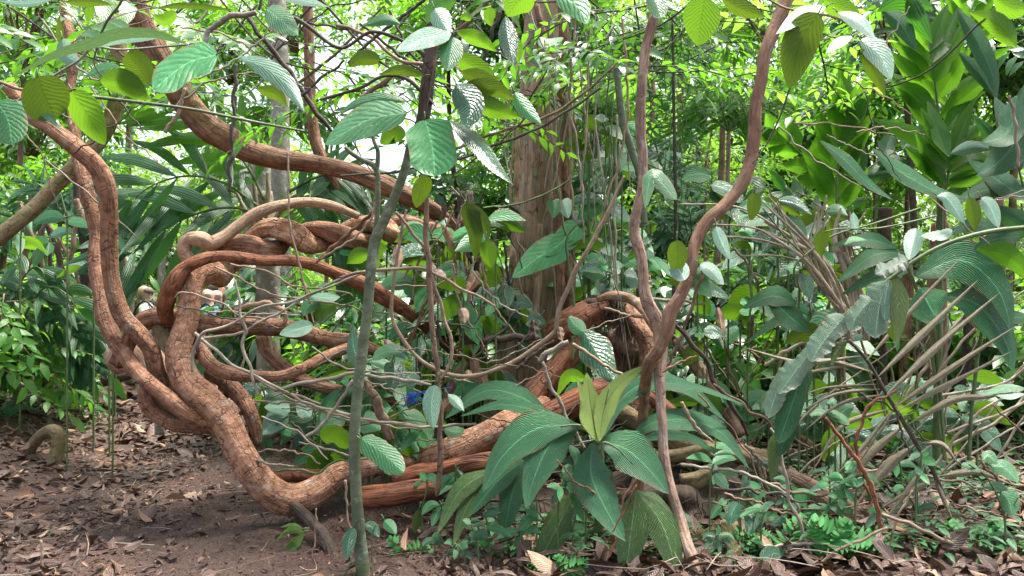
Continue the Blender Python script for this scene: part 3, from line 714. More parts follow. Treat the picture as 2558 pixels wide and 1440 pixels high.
liana('890,1240,44,5.25 930,1238,60,5.22 990,1234,64,5.22 1050,1224,54,5.25 1110,1215,36,5.3', 5.25, 'redwet', 'wet dark orange log lowest under the lianas beside the sapling foot', lump=0.16, seed=19, name='fallen_log', cat='log')
liana('985,1205,44,5.5 1040,1186,50,5.5 1100,1175,48,5.5 1165,1160,40,5.5 1230,1150,40,5.6', 5.5, 'redwet', 'dark red root lying just above the lowest wet log', lump=0.16, seed=20, name='root', cat='root')
liana('680,1192,34,5.7 740,1188,40,5.7 800,1190,38,5.7 880,1180,30,5.7', 5.7, 'red', 'short red root inside the bend of the J loop', lump=0.12, seed=21, name='root', cat='root')
liana('1215,1110,60,6.0 1270,1070,72,6.1 1325,1000,80,6.2 1385,930,80,6.3 1430,880,74,6.35 1455,850,60,6.4', 6.2, 'red', 'thick red brown liana trunk climbing steeply to the root stump', lump=0.13, seed=22, ws=0.86)
liana('1290,1075,60,5.9 1360,1045,64,5.9 1430,1010,62,5.95 1500,985,66,6.0 1560,965,60,6.1', 5.9, 'redwet', 'dark red root behind the bright young palm leaf', lump=0.15, seed=23, name='root', cat='root')
liana('1370,850,54,6.5 1420,815,64,6.4 1470,785,60,6.4 1515,765,40,6.4', 6.4, 'red', 'ragged red stub of root poking from the fibrous stump', lump=0.2, seed=24, name='root', cat='root')
liana('1495,748,22,6.3 1530,740,30,6.2 1575,748,32,6.05 1610,775,34,5.8 1640,815,38,5.5 1655,850,34,5.25', 5.8, 'brownvine', 'curved brown root joining the fork of the right vine from the stump', lump=0.12, seed=25, ws=.8)
liana('1640,30,34,4.95 1630,60,38,4.95 1612,130,38,5 1602,220,37,5 1600,320,37,5 1606,400,35,5 1604,470,34,5 1592,520,36,5 1583,575,40,5 1602,640,40,5 1608,710,42,5 1618,760,48,5 1642,805,52,5 1650,860,52,5 1648,930,42,4.95 1650,1000,36,4.9 1655,1070,36,4.85 1660,1150,38,4.8 1676,1225,40,4.75 1698,1300,44,4.7 1722,1375,48,4.6 1750,1450,54,4.5',
      4.9, 'palevine', 'pale upright vine with a broken top forming the left arm of the fork', lump=0.08, seed=26, ws=0.68)
liana('1972,-20,50,5.1 1945,50,48,5.05 1912,130,46,5 1902,200,42,5 1888,270,42,5 1884,340,44,5 1872,410,46,5 1850,465,44,4.95 1805,520,44,4.9 1765,555,44,4.88 1735,610,42,4.85 1724,680,42,4.82 1702,735,44,4.8 1675,780,46,4.8 1666,830,46,4.8 1645,875,40,4.82 1622,908,42,4.9 1612,960,40,5.05 1606,1040,36,5.2 1600,1130,34,5.35 1596,1230,34,5.4', 4.9, 'brownvine', 'smooth dark brown vine snaking up right from the fork', lump=0.07, seed=27, ws=0.72)
liana('1560,770,60,6.6 1590,810,70,6.5 1620,860,80,6.4 1625,920,84,6.3 1610,980,84,6.3 1590,1040,70,6.2', 6.3, 'liana2', 'broad cracked tan trunk base behind the fork of vines', lump=0.14, seed=28, ws=.62)
liana('1690,850,32,6.6 1730,900,34,6.5 1770,960,36,6.4 1815,1030,36,6.3 1850,1090,30,6.2', 6.4, 'brownbark', 'brown root sloping down right behind the fork', lump=0.1, seed=29, name='root', cat='root')
for i, (s, mt, lb) in enumerate([
    ('1530,1020,50 1600,1060,46 1680,1105,44 1760,1120,40 1850,1130,36 1930,1150,34', 'mossy', 'mossy root running right from the palm rosette'),
    ('1600,1150,30 1680,1140,34 1760,1128,34 1840,1140,36 1910,1165,40 1985,1210,44 2060,1245,44 2120,1262,36', 'mossy', 'long mossy root dipping towards the ferns'),
    ('1700,1205,40 1745,1200,44 1775,1180,36', 'mossy', 'stubby yellow brown root knuckle left of the long mossy root'),
    ('1620,985,30 1650,1010,36 1700,1050,30', 'red', 'short orange root behind the right palm blade'),
    ('1960,1190,44 2040,1235,56 2110,1275,54 2180,1310,40', 'brownbark', 'half rotten log under the dead palm frond'),
    ('1900,1245,30 1990,1290,34 2070,1330,26', 'darkbark', 'dark buried root beside the ferns')]):
    liana(s, 6.0 - 0.12 * i, mt, lb, lump=0.13, seed=60 + i, name='root', cat='root')
# stump roots and legs
liana('240,-40,30,6.6 285,60,36,6.5 300,180,40,6.5 285,280,40,6.4 240,360,38,6.3 190,410,38,6.2 130,470,36,6.1 70,535,36,6.0 -20,605,40,5.9', 6.2, 'mossy', 'moss covered trunk bending down to the left edge behind the paired lianas', lump=0.08, seed=32, name='leaning_tree', cat='tree')
liana('45,1185,28,7.2 75,1125,30,7.1 105,1085,30,7.0 138,1078,32,6.9 146,1100,32,6.9 140,1140,36,6.9 126,1210,44,6.9', 7.0, 'mossy', 'bent mossy root arching out of the path at far left', lump=0.1, seed=33, name='root', cat='root')
liana('398,1050,22,6.0 398,1085,24,6.0', 6.0, 'grey', 'small peg of root under the low loop', lump=0.05, seed=34, name='root', cat='root')
liana('735,1262,26,5.3 775,1300,30,5.15 815,1350,34,4.95 850,1430,36,4.75', 4.9, 'darkbark', 'green brown stump leaning under the J loop beside the sapling', lump=0.1, seed=35, name='stump', cat='stump')

# ------------------------------------------------------------------ big trunks
t = thing('peeling_tree', tuple(P(1290, 1110, 7.6)), 'large straight tree with peeling tan and orange bark right of centre', 'tree')
stick('trunk', '1366,-60,96 1360,80,98 1356,200,104 1353,350,108 1350,500,112 1340,620,112 1328,740,114 1308,850,122 1290,960,136 1275,1120,165', 7.6, M['trunk'], None, None, parent=t, lump=0.035, flutes=4, seed=71)
for s in ('1400,-40,22,7.2 1408,100,24,7.2 1410,250,22,7.2 1408,400,26,7.2 1412,520,34,7.2 1418,640,36,7.2 1422,760,34,7.1 1428,860,26,7.1',
          '1385,380,16,7.1 1392,500,26,7.1 1398,640,30,7.1 1396,760,28,7.05 1390,860,26,7.0', '1296,300,10,7.2 1290,460,14,7.2 1284,600,16,7.1 1268,760,18,7.1 1250,900,20,7.0', '1350,560,14,7.0 1345,700,18,7.0 1330,860,22,6.9'):
    stick('buttress_root', s, 7.1, M['fibre' if s[0:4] in ('1400', '1385') else 'trunk'], None, None, parent=t, lump=0.15)
liana('1340,15,16,7 1356,85,18,7 1374,160,16,7 1390,220,14,7 1420,275,15,7 1436,330,16,6.95 1436,405,10,6.9', 7, 'fibre', 'knotted climbing root hanging on the face of the peeling tree', seed=72, name='climbing_root', cat='root')
for i, (s, d, mt, lb, lum) in enumerate([
    ('690,-30,44 698,160,44 700,330,46 702,500,46 704,700,50 706,880,54 708,1010,64', 10.8, 'grey', 'slim grey trunk with pale lichen left of centre', .04),
    ('648,380,60 650,520,70 645,640,80 630,760,86 612,880,104 600,960,150', 12.5, 'grey', 'broad grey trunk flaring at its foot right of the walkers', .05),
    ('768,-30,24 772,120,26 774,240,28 785,340,30 815,420,30 860,490,30 900,560,26', 7.4, 'fibre', 'bare brown leaning stem under the sky gap', .07),
    ('262,430,56 250,560,60 240,680,70 240,780,80 258,880,110 280,960,150', 10.5, 'darkbark', 'dark trunk with a spreading foot behind the paired lianas', .08),
    ('328,560,20 326,700,20 324,860,22 326,960,24', 14, 'grey', 'thin grey sapling trunk left of the walkers', .04),
    ('408,480,16 404,640,18 402,820,18 402,930,20', 15, 'grey', 'thinnest pale sapling trunk beside the first walker', .04),
    ('190,430,22 205,560,24 215,680,24 205,800,26 215,920,28', 9.5, 'darkbark', 'dark crooked trunk just left of the paired lianas', .08),
    ('1540,170,16 1555,300,20 1580,380,20 1600,450,18 1610,560,16', 6.5, 'sapling', 'bent green grey stem left of the pale upright vine', .05),
    ('1085,0,26 1076,120,34 1068,220,34 1060,300,24', 5.0, 'darkbark', 'dark stem end hanging in front of the sky gap', .08),
    ('1160,480,40 1172,600,50 1184,720,50 1190,850,44 1195,960,54', 8.0, 'darkbark', 'black rotten trunk wrapped in rootlets left of the peeling tree', .2),
    ('1620,160,18 1630,260,18 1612,420,20 1600,560,20', 9.5, 'brownbark', 'pale trunk beyond the broken topped vine', .05),
    ('1780,960,20 1790,700,20 1800,500,18 1806,300,14', 11, 'brownbark', 'thin trunk in the green behind the dark brown vine', .05)]):
    stick('tree_trunk', s, d, M[mt], lb, 'trunk', lump=lum, seed=80 + i)
for i, (s, mt) in enumerate([('2110,470,30 2108,600,34 2116,740,30 2120,900,32 2126,1080,34', 'brownbark'), ('2212,520,34 2206,640,34 2190,760,36 2196,900,34 2204,1080,36', 'darkbark'),
    ('2350,560,40 2340,700,44 2330,820,50 2322,960,46 2318,1140,44', 'fibre'), ('2262,620,26 2270,740,26 2258,860,28 2262,1060,30', 'fibre'), ('2420,640,28 2424,760,28 2416,900,28 2400,1040,30 2390,1150,30', 'darkbark'),
    ('2490,430,24 2500,620,26 2480,800,28 2490,1000,30', 'brownbark'), ('2550,880,30 2480,960,30 2400,1050,26 2330,1150,24', 'brownbark'), ('2560,1000,22 2470,1060,22 2370,1130,20', 'mossy'), ('1990,640,14 1996,800,16 2010,960,16 2020,1100,18','brownbark'), ('1880,760,12 1876,900,14 1890,1060,14','brownbark')]):
    stick('palm_stem', s, 7.6 + 0.15 * (i % 4), M[mt], ['ragged brown palm stem in the clump, second from its left', 'blackish palm stem leaning in the middle of the clump', 'stoutest palm stem with peeling pink sheath', 'thin orange brown palm stem beside the stoutest', 'dark palm stem right of the stoutest', 'rightmost upright palm stem at the frame edge', 'slanting brown palm stem at the right edge', 'lowest slanting mossy palm stem at the right edge', 'thin upright stem under the dry bundle', 'thin stem left of the dry bundle'][i], 'palm stem', lump=0.12, seed=100 + i)

# ------------------------------------------------------------------ leaves and plants in the foreground
def leafthing(name, base, label, cat, group=None):
    return thing(name, base, label, cat, group)

def leaf(parent, pts, w, d, mat, k=0.5, label=None, name='leaf', **kw):
    mb = MB(); b0 = hleaf(mb, pts, w, d, k=k, **kw)
    if name == 'leaf':      # its stalk
        v = np.array([pts[0][0] - pts[1][0], pts[0][1] - pts[1][1]], float); v *= min(16, .3 * w + 5) / (np.linalg.norm(v) + 1e-6)
        e = P(pts[0][0] + v[0] + 2, pts[0][1] + v[1] - 5, b0[1] + .01); m_ = (b0 + e) / 2 + np.array([0, 0, .004]); r_ = 1.6 / F * d
        tube(mb, [[*e, r_], [*m_, r_], [*b0, r_ * 1.1]], seg=5, lump=0, slot=1, step=.01)
    o = mb.obj(name, [M[mat], M['greenstem']], parent)
    if label: o['label'] = label
    return o

def stem(parent, s, d, mat='twigdark', name='stem', lump=0.06, **kw):
    return stick(name, s, d, M[mat], None, None, parent=parent, lump=lump, **kw)

# forked green sapling with big leaves
t = thing('sapling', tuple(P(905, 1440, 4.45)), 'forked smooth grey green sapling standing in front of the lianas', 'sapling')
stem(t, '912,1480,38 902,1380,34 891,1250,30 885,1120,28 891,1000,27 905,880,27 918,770,26 926,680,26 938,600,28 965,540,25 995,470,23 1015,410,22 1030,340,21', 4.4, 'sapling', 'trunk', lump=0.03, seed=131)
stem(t, '936,615,20 942,540,14 944,470,13 938,420,15 905,400,12 880,385,12 862,368,9', 4.4, 'sapling', 'branch', seed=132)
stem(t, '940,440,13 944,380,11 932,345,9 940,300,6', 4.4, 'sapling', 'branch', seed=133)
stem(t, '1030,345,20 1050,300,22 1060,240,26 1072,160,28 1086,80,26 1100,-20,24', 4.4, 'darkbark', 'branch', seed=134)
stem(t, '1075,150,14 1020,110,10 930,80,9 850,120,8 760,60,10 690,20,8', 4.4, 'twigdark', 'branch', seed=135)
stem(t, '1080,260,12 1020,200,10 960,190,8 900,220,8 800,250,8', 4.45, 'twigdark', 'branch', seed=136)
for pts, w, d, mt, kw in [
    ([(1062, 300), (1080, 370), (1086, 442)], 118, 3.9, 'tealbright', dict(k=0.35, kind='oblong', cup=-0.25, wave=.03)),
    ([(1018, 282), (920, 300), (812, 362)], 84, 3.9, 'teal', dict(k=0.5, kind='ovate', wave=.04)),
    ([(1120, 300), (1190, 360), (1240, 420), (1282, 462)], 44, 3.9, 'blue', dict(k=0.6, kind='lance')),
    ([(1140, 212), (1175, 265), (1162, 322)], 76, 3.9, 'blue', dict(k=0.35, kind='ovate', cup=.35)),
    ([(1150, 180), (1220, 200), (1252, 195)], 44, 4.0, 'olive', dict(k=-0.5, kind='lance')),
    ([(1160, 210), (1230, 220), (1290, 250)], 46, 4.0, 'olive', dict(k=-0.4, kind='lance')),
    ([(1165, 235), (1230, 270), (1300, 295)], 52, 4.0, 'lime', dict(k=-0.4, kind='lance')),
    ([(1285, 232), (1310, 270), (1352, 310)], 40, 4.0, 'tealbright', dict(k=0.3, kind='ovate')),
    ([(1128, 86), (1060, 96), (990, 128)], 52, 3.8, 'silver', dict(k=0.8, kind='ovate', wave=.05)),
    ([(1132, 92), (1125, 135), (1118, 178)], 62, 3.8, 'teal', dict(k=0.4, kind='ovate')),
    ([(1085, 22), (1100, 45), (1122, 84)], 52, 3.9, 'silver', dict(k=0.4, kind='ovate')),
    ([(1140, 78), (1200, 100), (1240, 130)], 40, 4.1, 'lime', dict(k=-0.4, kind='lance')),
    ([(1140, 140), (1190, 170), (1240, 200)], 54, 4.2, 'lime', dict(k=-0.4, kind='ovate')),
    ([(1060, 190), (1000, 175), (945, 188)], 28, 4.1, 'olive', dict(k=-0.3, kind='lance')),
    ([(950, 150), (905, 145), (870, 168)], 40, 4.2, 'olive', dict(k=-0.3, kind='ovate')),
    ([(1015, 255), (950, 245), (885, 262), (845, 290)], 30, 4.0, 'teal', dict(k=0.3, kind='lance')),
    ([(1000, 355), (985, 335), (950, 360)], 50, 4.3, 'lime', dict(k=-0.3, kind='ovate')),
    ([(1070, 440), (1050, 480), (1040, 520)], 46, 4.2, 'olive', dict(k=-0.3, kind='ovate')),
    ([(1000, 60), (960, 50), (905, 66)], 30, 4.0, 'teal', dict(k=0.2, kind='lance')),
    ([(1140, 0), (1090, 20), (1065, 60)], 50, 4.2, 'teal', dict(k=-0.3, kind='lance'))]:
    leaf(t, pts, w, d, mt, **kw)

# overhanging branches top left
t = thing('leafy_branch', tuple(P(-40, 220, 3.2)), 'twiggy branch with big round and long leaves hanging in at the upper left', 'branch')
stem(t, '-60,190,10 0,205,9 60,225,8 120,205,6 165,185,5', 3.2, 'twig')
stem(t, '40,255,6 85,225,6 150,180,6 200,150,6 230,118,6 300,125,6 400,118,6 470,112,5', 3.15, 'twigpale')
stem(t, '175,237,9 260,246,9 360,258,9 470,272,8 560,290,8 660,310,7 760,328,5', 3.3, 'sapling')
stem(t, '250,90,6 270,50,6 300,10,6 310,-20,6', 3.2, 'twigdark'); stem(t, '275,240,5 262,200,4 235,160,4 245,110,4', 3.2, 'twigdark')
for pts, w, d, mt, kw in [
    ([(-8, 255), (20, 300), (30, 362)], 96, 2.7, 'teal', dict(k=0.35, kind='round')),
    ([(95, 190), (112, 240), (140, 298)], 122, 3.0, 'olive', dict(k=-0.3, kind='round', cup=-.2)),
    ([(178, 228), (215, 280), (262, 362)], 78, 3.05, 'lime', dict(k=-0.35, kind='ovate')),
    ([(250, 200), (310, 205), (372, 250)], 64, 3.1, 'lime', dict(k=-0.4, kind='ovate')),
    ([(472, 112), (380, 84), (290, 86), (240, 105), (150, 132), (90, 160), (28, 195)], 30, 2.9, 'silver', dict(k=-0.9, kind='lance')),
    ([(395, 95), (310, 92), (218, 122)], 34, 3.0, 'silver', dict(k=0.9, kind='lance')),
    ([(372, 210), (345, 165), (318, 130)], 66, 3.1, 'olive', dict(k=-0.35, kind='round')),
    ([(540, 138), (465, 160), (382, 226)], 82, 2.9, 'tealbright', dict(k=0.7, kind='oblong', wave=.06)),
    ([(595, 142), (660, 168), (720, 215), (762, 285)], 52, 3.0, 'silver', dict(k=0.4, kind='lance', wave=.04)),
    ([(45, 258), (100, 275), (156, 328)], 22, 3.0, 'silver', dict(k=0.9, kind='lance')),
    ([(155, 98), (170, 140), (205, 160)], 44, 3.2, 'silver', dict(k=0.3, kind='ovate')),
    ([(215, 190), (270, 170), (325, 188)], 30, 3.2, 'teal', dict(k=0.5, kind='lance')),
    ([(130, 0), (60, 10), (-10, 2)], 18, 3.0, 'silver', dict(k=0.6, kind='lance')),
    ([(160, 5), (230, 5), (282, 14)], 26, 3.0, 'olive', dict(k=-0.4, kind='lance')),
    ([(385, 22), (460, 14), (590, 26)], 16, 3.1, 'olive', dict(k=-0.5, kind='lance')),
    ([(440, 30), (410, 50), (380, 38)], 34, 3.3, 'lime', dict(k=-0.4, kind='ovate')),
    ([(640, 222), (690, 235), (718, 268)], 34, 3.4, 'olive', dict(k=-0.4, kind='lance')),
    ([(665, 22), (700, 50), (745, 88)], 62, 3.0, 'teal', dict(k=0.6, kind='ovate', wave=.05)),
    ([(700, -4), (760, 2), (820, 18)], 26, 3.0, 'silver', dict(k=0.6, kind='lance')),
    ([(150, 110), (148, 60), (140, 48)], 20, 3.3, 'olive', dict(k=-0.3, kind='ovate')),
    ([(226, 14), (222, 40), (218, 56)], 24, 3.3, 'lime', dict(k=-0.3, kind='ovate')),
    ([(100, 240), (60, 262), (10, 250)], 20, 3.1, 'silver', dict(k=0.6, kind='lance'))]:
    leaf(t, pts, w, d, mt, **kw)

t = thing('leafy_branch', tuple(P(1900, -30, 3.4)), 'twig with spotted leaves hanging in front of the dark brown vine at top right', 'branch')
stem(t, '1890,-20,5 1960,20,6 2040,34,6 2100,50,6 2170,90,4', 3.2, 'twig')
leaf(t, [(1622, -16), (1640, 10), (1652, 46)], 50, 3.6, 'teal', k=.4, kind='round')
stem(t, '2050,40,4 2010,80,4 1990,160,3 1970,230,5 1945,300,5 1910,370,4 1880,410,4', 3.25, 'twigdark')
for pts, w, d, mt, kw in [
    ([(1762, -6), (1752, 50), (1744, 116)], 94, 3.0, 'lime', dict(k=-0.3, kind='ovate')),
    ([(2046, 32), (1998, 110), (1972, 222)], 92, 3.0, 'olive', dict(k=-0.25, kind='ovate')),
    ([(2064, 18), (2000, 40), (1938, 86)], 40, 3.0, 'silver', dict(k=0.8, kind='lance')),
    ([(2092, 32), (2150, 60), (2188, 104)], 40, 3.0, 'silver', dict(k=0.5, kind='lance')),
    ([(2150, 100), (2200, 140), (2226, 200)], 60, 3.05, 'silver', dict(k=0.4, kind='ovate')),
    ([(2060, -4), (2100, 20), (2150, 40)], 60, 3.2, 'lime', dict(k=-0.4, kind='ovate')),
    ([(1800, -8), (1850, 20), (1915, 44)], 44, 3.2, 'olive', dict(k=-0.4, kind='lance')),
    ([(2150, 120), (2190, 190), (2212, 242)], 40, 3.1, 'olive', dict(k=-0.3, kind='lance')),
    ([(2130, 92), (2090, 110), (2062, 134)], 26, 3.1, 'silver', dict(k=0.7, kind='lance'))]:
    leaf(t, pts, w, d, mt, **kw)
t = thing('leafy_branch', tuple(P(1300, -40, 4.2)), 'leaves hanging at the top edge in front of the peeling tree', 'branch')
stem(t, '1240,-30,5 1300,0,5 1380,5,5 1460,-10,5', 3.7, 'twigdark'); stem(t, '1262,-30,5 1268,40,5 1262,110,4', 4.0, 'twigdark')
for pts, w, d, mt, kw in [
    ([(1330, -20), (1290, 8), (1268, 42)], 74, 3.6, 'lime', dict(k=-0.4, kind='ovate')),
    ([(1390, -14), (1440, 14), (1468, 62)], 64, 3.6, 'tealbright', dict(k=0.4, kind='ovate')),
    ([(1262, 40), (1270, 100), (1285, 168)], 48, 3.9, 'blue', dict(k=0.3, kind='lance')),
    ([(1278, 85), (1290, 120), (1296, 160)], 34, 4.1, 'lime', dict(k=-0.3, kind='lance')),
    ([(1228, 18), (1222, 44), (1228, 66)], 30, 4.1, 'lime', dict(k=-0.3, kind='ovate')),
    ([(1178, 48), (1160, 42), (1150, 50)], 20, 4.1, 'lime', dict(k=-0.3, kind='ovate')),
    ([(1330, 125), (1335, 145), (1348, 165)], 30, 6.7, 'teal', dict(k=0.3, kind='heart')),
    ([(1345, 95), (1370, 112), (1408, 95)], 30, 6.7, 'teal', dict(k=0.6, kind='ovate'))]:
    leaf(t, pts, w, d, mt, **kw)

# single leafy stems through the middle, each a small climbing plant
def climber(label, stems, leaves, d, base=None, name='climbing_plant', cat='plant', smat='greenstem'):
    b = base or (leaves[0][0][0][0], leaves[0][0][0][1])
    t = thing(name, tuple(P(b[0], b[1], d)), label, cat)
    for s in stems: stem(t, s, d, smat)
    for pts, w, mt, kw in leaves:
        leaf(t, pts, w, d - kw.pop('near', 0.0), mt, **kw)
    return t
climber('pair of big heart shaped ribbed leaves climbing the peeling tree', ['1440,820,8 1432,740,7 1420,660,6 1415,600,6 1440,560,5'],
        [([(1412, 612), (1350, 640), (1280, 694)], 78, 'tealbright', dict(k=0.5, kind='heart', cup=.3, wave=.04)), ([(1446, 566), (1410, 600), (1362, 640)], 66, 'tealbright', dict(k=0.4, kind='heart', near=-.1)),
         ([(1380, 500), (1385, 520), (1382, 545)], 36, 'teal', dict(k=0.3, kind='heart')), ([(1404, 500), (1412, 520), (1420, 546)], 40, 'silver', dict(k=0.3, kind='heart'))], 6.4, (1430, 820))
climber('long dark ribbed leaf drooping beside the stump', ['1430,900,8 1432,850,8 1450,828,7'], [([(1455, 822), (1490, 880), (1520, 930), (1546, 965)], 86, 'blue', dict(k=0.45, kind='blade', cup=.35, wave=.05)), ([(1462, 830), (1440, 815), (1420, 790)], 40, 'teal', dict(k=0.4, kind='ovate'))], 5.7, (1430, 900))
climber('lobed yellowish leaf hanging left of the peeling tree', ['1140,470,5 1160,500,5'], [([(1165, 505), (1185, 570), (1188, 650)], 60, 'olive', dict(k=-0.2, kind='ovate', torn=.35)), ([(1168, 505), (1210, 560), (1222, 600)], 36, 'olive', dict(k=-0.2, kind='lance')), ([(1215, 600), (1222, 640), (1228, 670)], 44, 'lime', dict(k=-.2, kind='ovate'))], 5.8, (1140, 470))
climber('silvery oval leaf lying over the level liana', ['800,812,5 850,770,5 900,750,4'], [([(782, 812), (745, 822), (698, 836)], 40, 'silver', dict(k=1.2, kind='ovate'))], 5.3, (850, 770))
climber('pale leaf cluster above the level liana', ['870,770,5 850,800,5 830,830,4'], [([(850, 742), (815, 745), (770, 738)], 26, 'silver', dict(k=1.0, kind='lance')), ([(840, 760), (810, 775), (800, 812)], 44, 'lime', dict(k=.4, kind='ovate')), ([(800, 745), (770, 765), (758, 790)], 40, 'teal', dict(k=.5, kind='ovate'))], 5.5, (870, 770))
climber('glossy torn leaf dangling in front of the J loop beside the sapling', ['900,1098,6 890,1090,6'], [([(904, 1096), (955, 1130), (1010, 1182)], 66, 'teal', dict(k=0.5, kind='oblong', torn=.3, asym=.1))], 4.3, (895, 1092))
climber('pocked grey green leaf hanging in the middle thicket', ['1090,960,5 1096,930,5'], [([(1088, 962), (1078, 1010), (1082, 1072)], 46, 'silver', dict(k=0.3, kind='ovate')), ([(1118, 985), (1140, 1005), (1160, 1028)], 26, 'silver', dict(k=.5, kind='lance'))], 4.7, (1096, 930))
climber('twin dark hearts beside the sapling at knee height', ['985,880,5 975,920,5'], [([(985, 905), (985, 940), (975, 980)], 54, 'blue', dict(k=.4, kind='heart')), ([(1020, 900), (1000, 880), (960, 860)], 30, 'blue', dict(k=.5, kind='lance'))], 5.4, (985, 990))
climber('long ribbed blade leaning on the left of the sapling', ['905,920,6 900,960,6'], [([(905, 930), (885, 870), (880, 815)], 46, 'blue', dict(k=.3, kind='blade')), ([(930, 900), (960, 880), (1000, 880)], 30, 'teal', dict(k=.5, kind='lance'))], 4.9, (900, 960))
climber('grey dusty fan of leaves in the debris inside the loop', ['690,1060,6 720,1040,5'],
        [([(722, 1040), (690, 1050), (655, 1085)], 54, 'silver', dict(k=.6, kind='ovate')), ([(724, 1030), (700, 1018), (660, 1018)], 34, 'silver', dict(k=.8, kind='ovate')), ([(740, 1030), (760, 1025), (775, 1042)], 44, 'silver', dict(k=.8, kind='ovate')), ([(800, 1060), (850, 1040), (872, 1030)], 60, 'teal', dict(k=.7, kind='ovate')), ([(730, 1080), (700, 1068), (690, 1076)], 30, 'tealbright', dict(k=.7, kind='heart')), ([(650, 1108), (665, 1100), (680, 1118)], 24, 'teal', dict(k=.5, kind='ovate'))], 5.7, (700, 1130))
climber('bright curled leaf in the debris left of the sapling foot', ['800,1140,5 802,1100,5'], [([(800, 1090), (840, 1085), (876, 1118)], 44, 'lime', dict(k=-.5, kind='oblong'))], 5.3, (800, 1150))
climber('leaves spread over the debris right of the sapling', ['980,1150,5 990,1060,5'],
        [([(1018, 1040), (1040, 1050), (1066, 1075)], 46, 'teal', dict(k=.7, kind='heart')), ([(905, 1050), (930, 1060), (950, 1075)], 60, 'teal', dict(k=.6, kind='heart')), ([(1050, 1080), (1020, 1100), (1000, 1130)], 26, 'teal', dict(k=.6, kind='lance')), ([(1110, 1070), (1140, 1078), (1160, 1072)], 36, 'teal', dict(k=.6, kind='ovate')), ([(1040, 960), (1020, 945), (1000, 960)], 40, 'blue', dict(k=.6, kind='heart'))], 5.6, (990, 1150))
climber('glossy leaves low at the foot of the sapling', ['860,1440,5 880,1400,5', '930,1440,4 930,1340,4 940,1310,4'],
        [([(884, 1318), (872, 1350), (866, 1400)], 34, 'blue', dict(k=.4, kind='ovate')), ([(912, 1308), (930, 1318), (948, 1342)], 28, 'blue', dict(k=.5, kind='ovate')), ([(960, 1300), (975, 1315), (990, 1335)], 30, 'teal', dict(k=.5, kind='ovate'))], 4.3, (880, 1440))
climber('drooping palmate seedling under the wet log', ['1095,1400,5 1100,1330,5 1100,1270,4'],
        [([(1100, 1262), (1075, 1262), (1052, 1288)], 22, 'teal', dict(k=.5, kind='lance')), ([(1100, 1264), (1088, 1290), (1078, 1318)], 22, 'teal', dict(k=.5, kind='lance')), ([(1104, 1264), (1120, 1278), (1130, 1290)], 22, 'teal', dict(k=.5, kind='lance')), ([(1048, 1270), (1042, 1300), (1035, 1335)], 24, 'olive', dict(k=.1, kind='lance'))], 4.9, (1095, 1400))
climber('small rosette of narrow dark leaves at the foot of the right vine', ['1788,1370,5 1792,1340,5'],
        [([(1790, 1340), (1775, 1350), (1756, 1375)], 12, 'blue', dict(k=.5, kind='lance')), ([(1790, 1340), (1785, 1365), (1770, 1385)], 12, 'blue', dict(k=.5, kind='lance')), ([(1792, 1340), (1798, 1360), (1796, 1388)], 13, 'blue', dict(k=.5, kind='lance')), ([(1794, 1340), (1815, 1352), (1828, 1372)], 12, 'blue', dict(k=.5, kind='lance')), ([(1790, 1338), (1796, 1325), (1792, 1310)], 12, 'teal', dict(k=.3, kind='lance')), ([(1790, 1340), (1765, 1335), (1755, 1350)], 12, 'blue', dict(k=.5, kind='lance')), ([(1794, 1338), (1820, 1336), (1836, 1350)], 12, 'teal', dict(k=.5, kind='lance'))], 4.6, (1788, 1400))
climber('broad leaved seedling near the bottom edge right of the vine foot', ['1880,1440,5 1895,1400,5'],
        [([(1898, 1410), (1870, 1405), (1838, 1425)], 36, 'blue', dict(k=.6, kind='ovate')), ([(1905, 1405), (1925, 1385), (1958, 1385)], 44, 'blue', dict(k=.6, kind='ovate')), ([(1900, 1410), (1920, 1425), (1940, 1432)], 26, 'teal', dict(k=.6, kind='ovate'))], 4.6, (1885, 1450))
climber('dark round leaves and a bright fern tip on the mossy mound', ['1850,1330,6 1850,1290,5'],
        [([(1845, 1255), (1830, 1280), (1822, 1315)], 40, 'blue', dict(k=.5, kind='ovate')), ([(1862, 1280), (1880, 1300), (1870, 1340)], 44, 'blue', dict(k=.4, kind='ovate')), ([(1880, 1265), (1900, 1280), (1905, 1310)], 34, 'teal', dict(k=.4, kind='ovate'))], 4.9, (1850, 1340))
climber('pale green leaf standing in the twigs below the torn frond', ['2015,1320,5 2010,1300,4'], [([(2008, 1290), (2035, 1275), (2068, 1262)], 34, 'tealbright', dict(k=.5, kind='ovate'))], 5.0, (2015, 1330))
climber('toothed glossy seedling in front of the mossy roots', ['1870,1200,4 1868,1180,4'], [([(1860, 1180), (1866, 1215), (1878, 1230)], 22, 'blue', dict(k=.4, kind='lance')), ([(1872, 1230), (1890, 1240), (1888, 1280)], 26, 'teal', dict(k=.4, kind='ovate')), ([(1784, 1185), (1800, 1200), (1820, 1222)], 28, 'blue', dict(k=.6, kind='ovate'))], 5.2, (1870, 1250))
climber('opposite leaved seedling in front of the dead palm frond', ['2150,1170,4 2090,1060,4 2060,1040,3'],
        [([(2070, 1010), (2080, 1005), (2088, 1015)], 20, 'teal', dict(k=.5, kind='ovate')), ([(2065, 1035), (2045, 1030), (2022, 1038)], 18, 'teal', dict(k=.6, kind='ovate')), ([(2070, 1036), (2085, 1034), (2102, 1044)], 20, 'teal', dict(k=.6, kind='ovate')), ([(2080, 1045), (2100, 1045), (2122, 1062)], 24, 'teal', dict(k=.6, kind='ovate'))], 5.0, (2150, 1180))
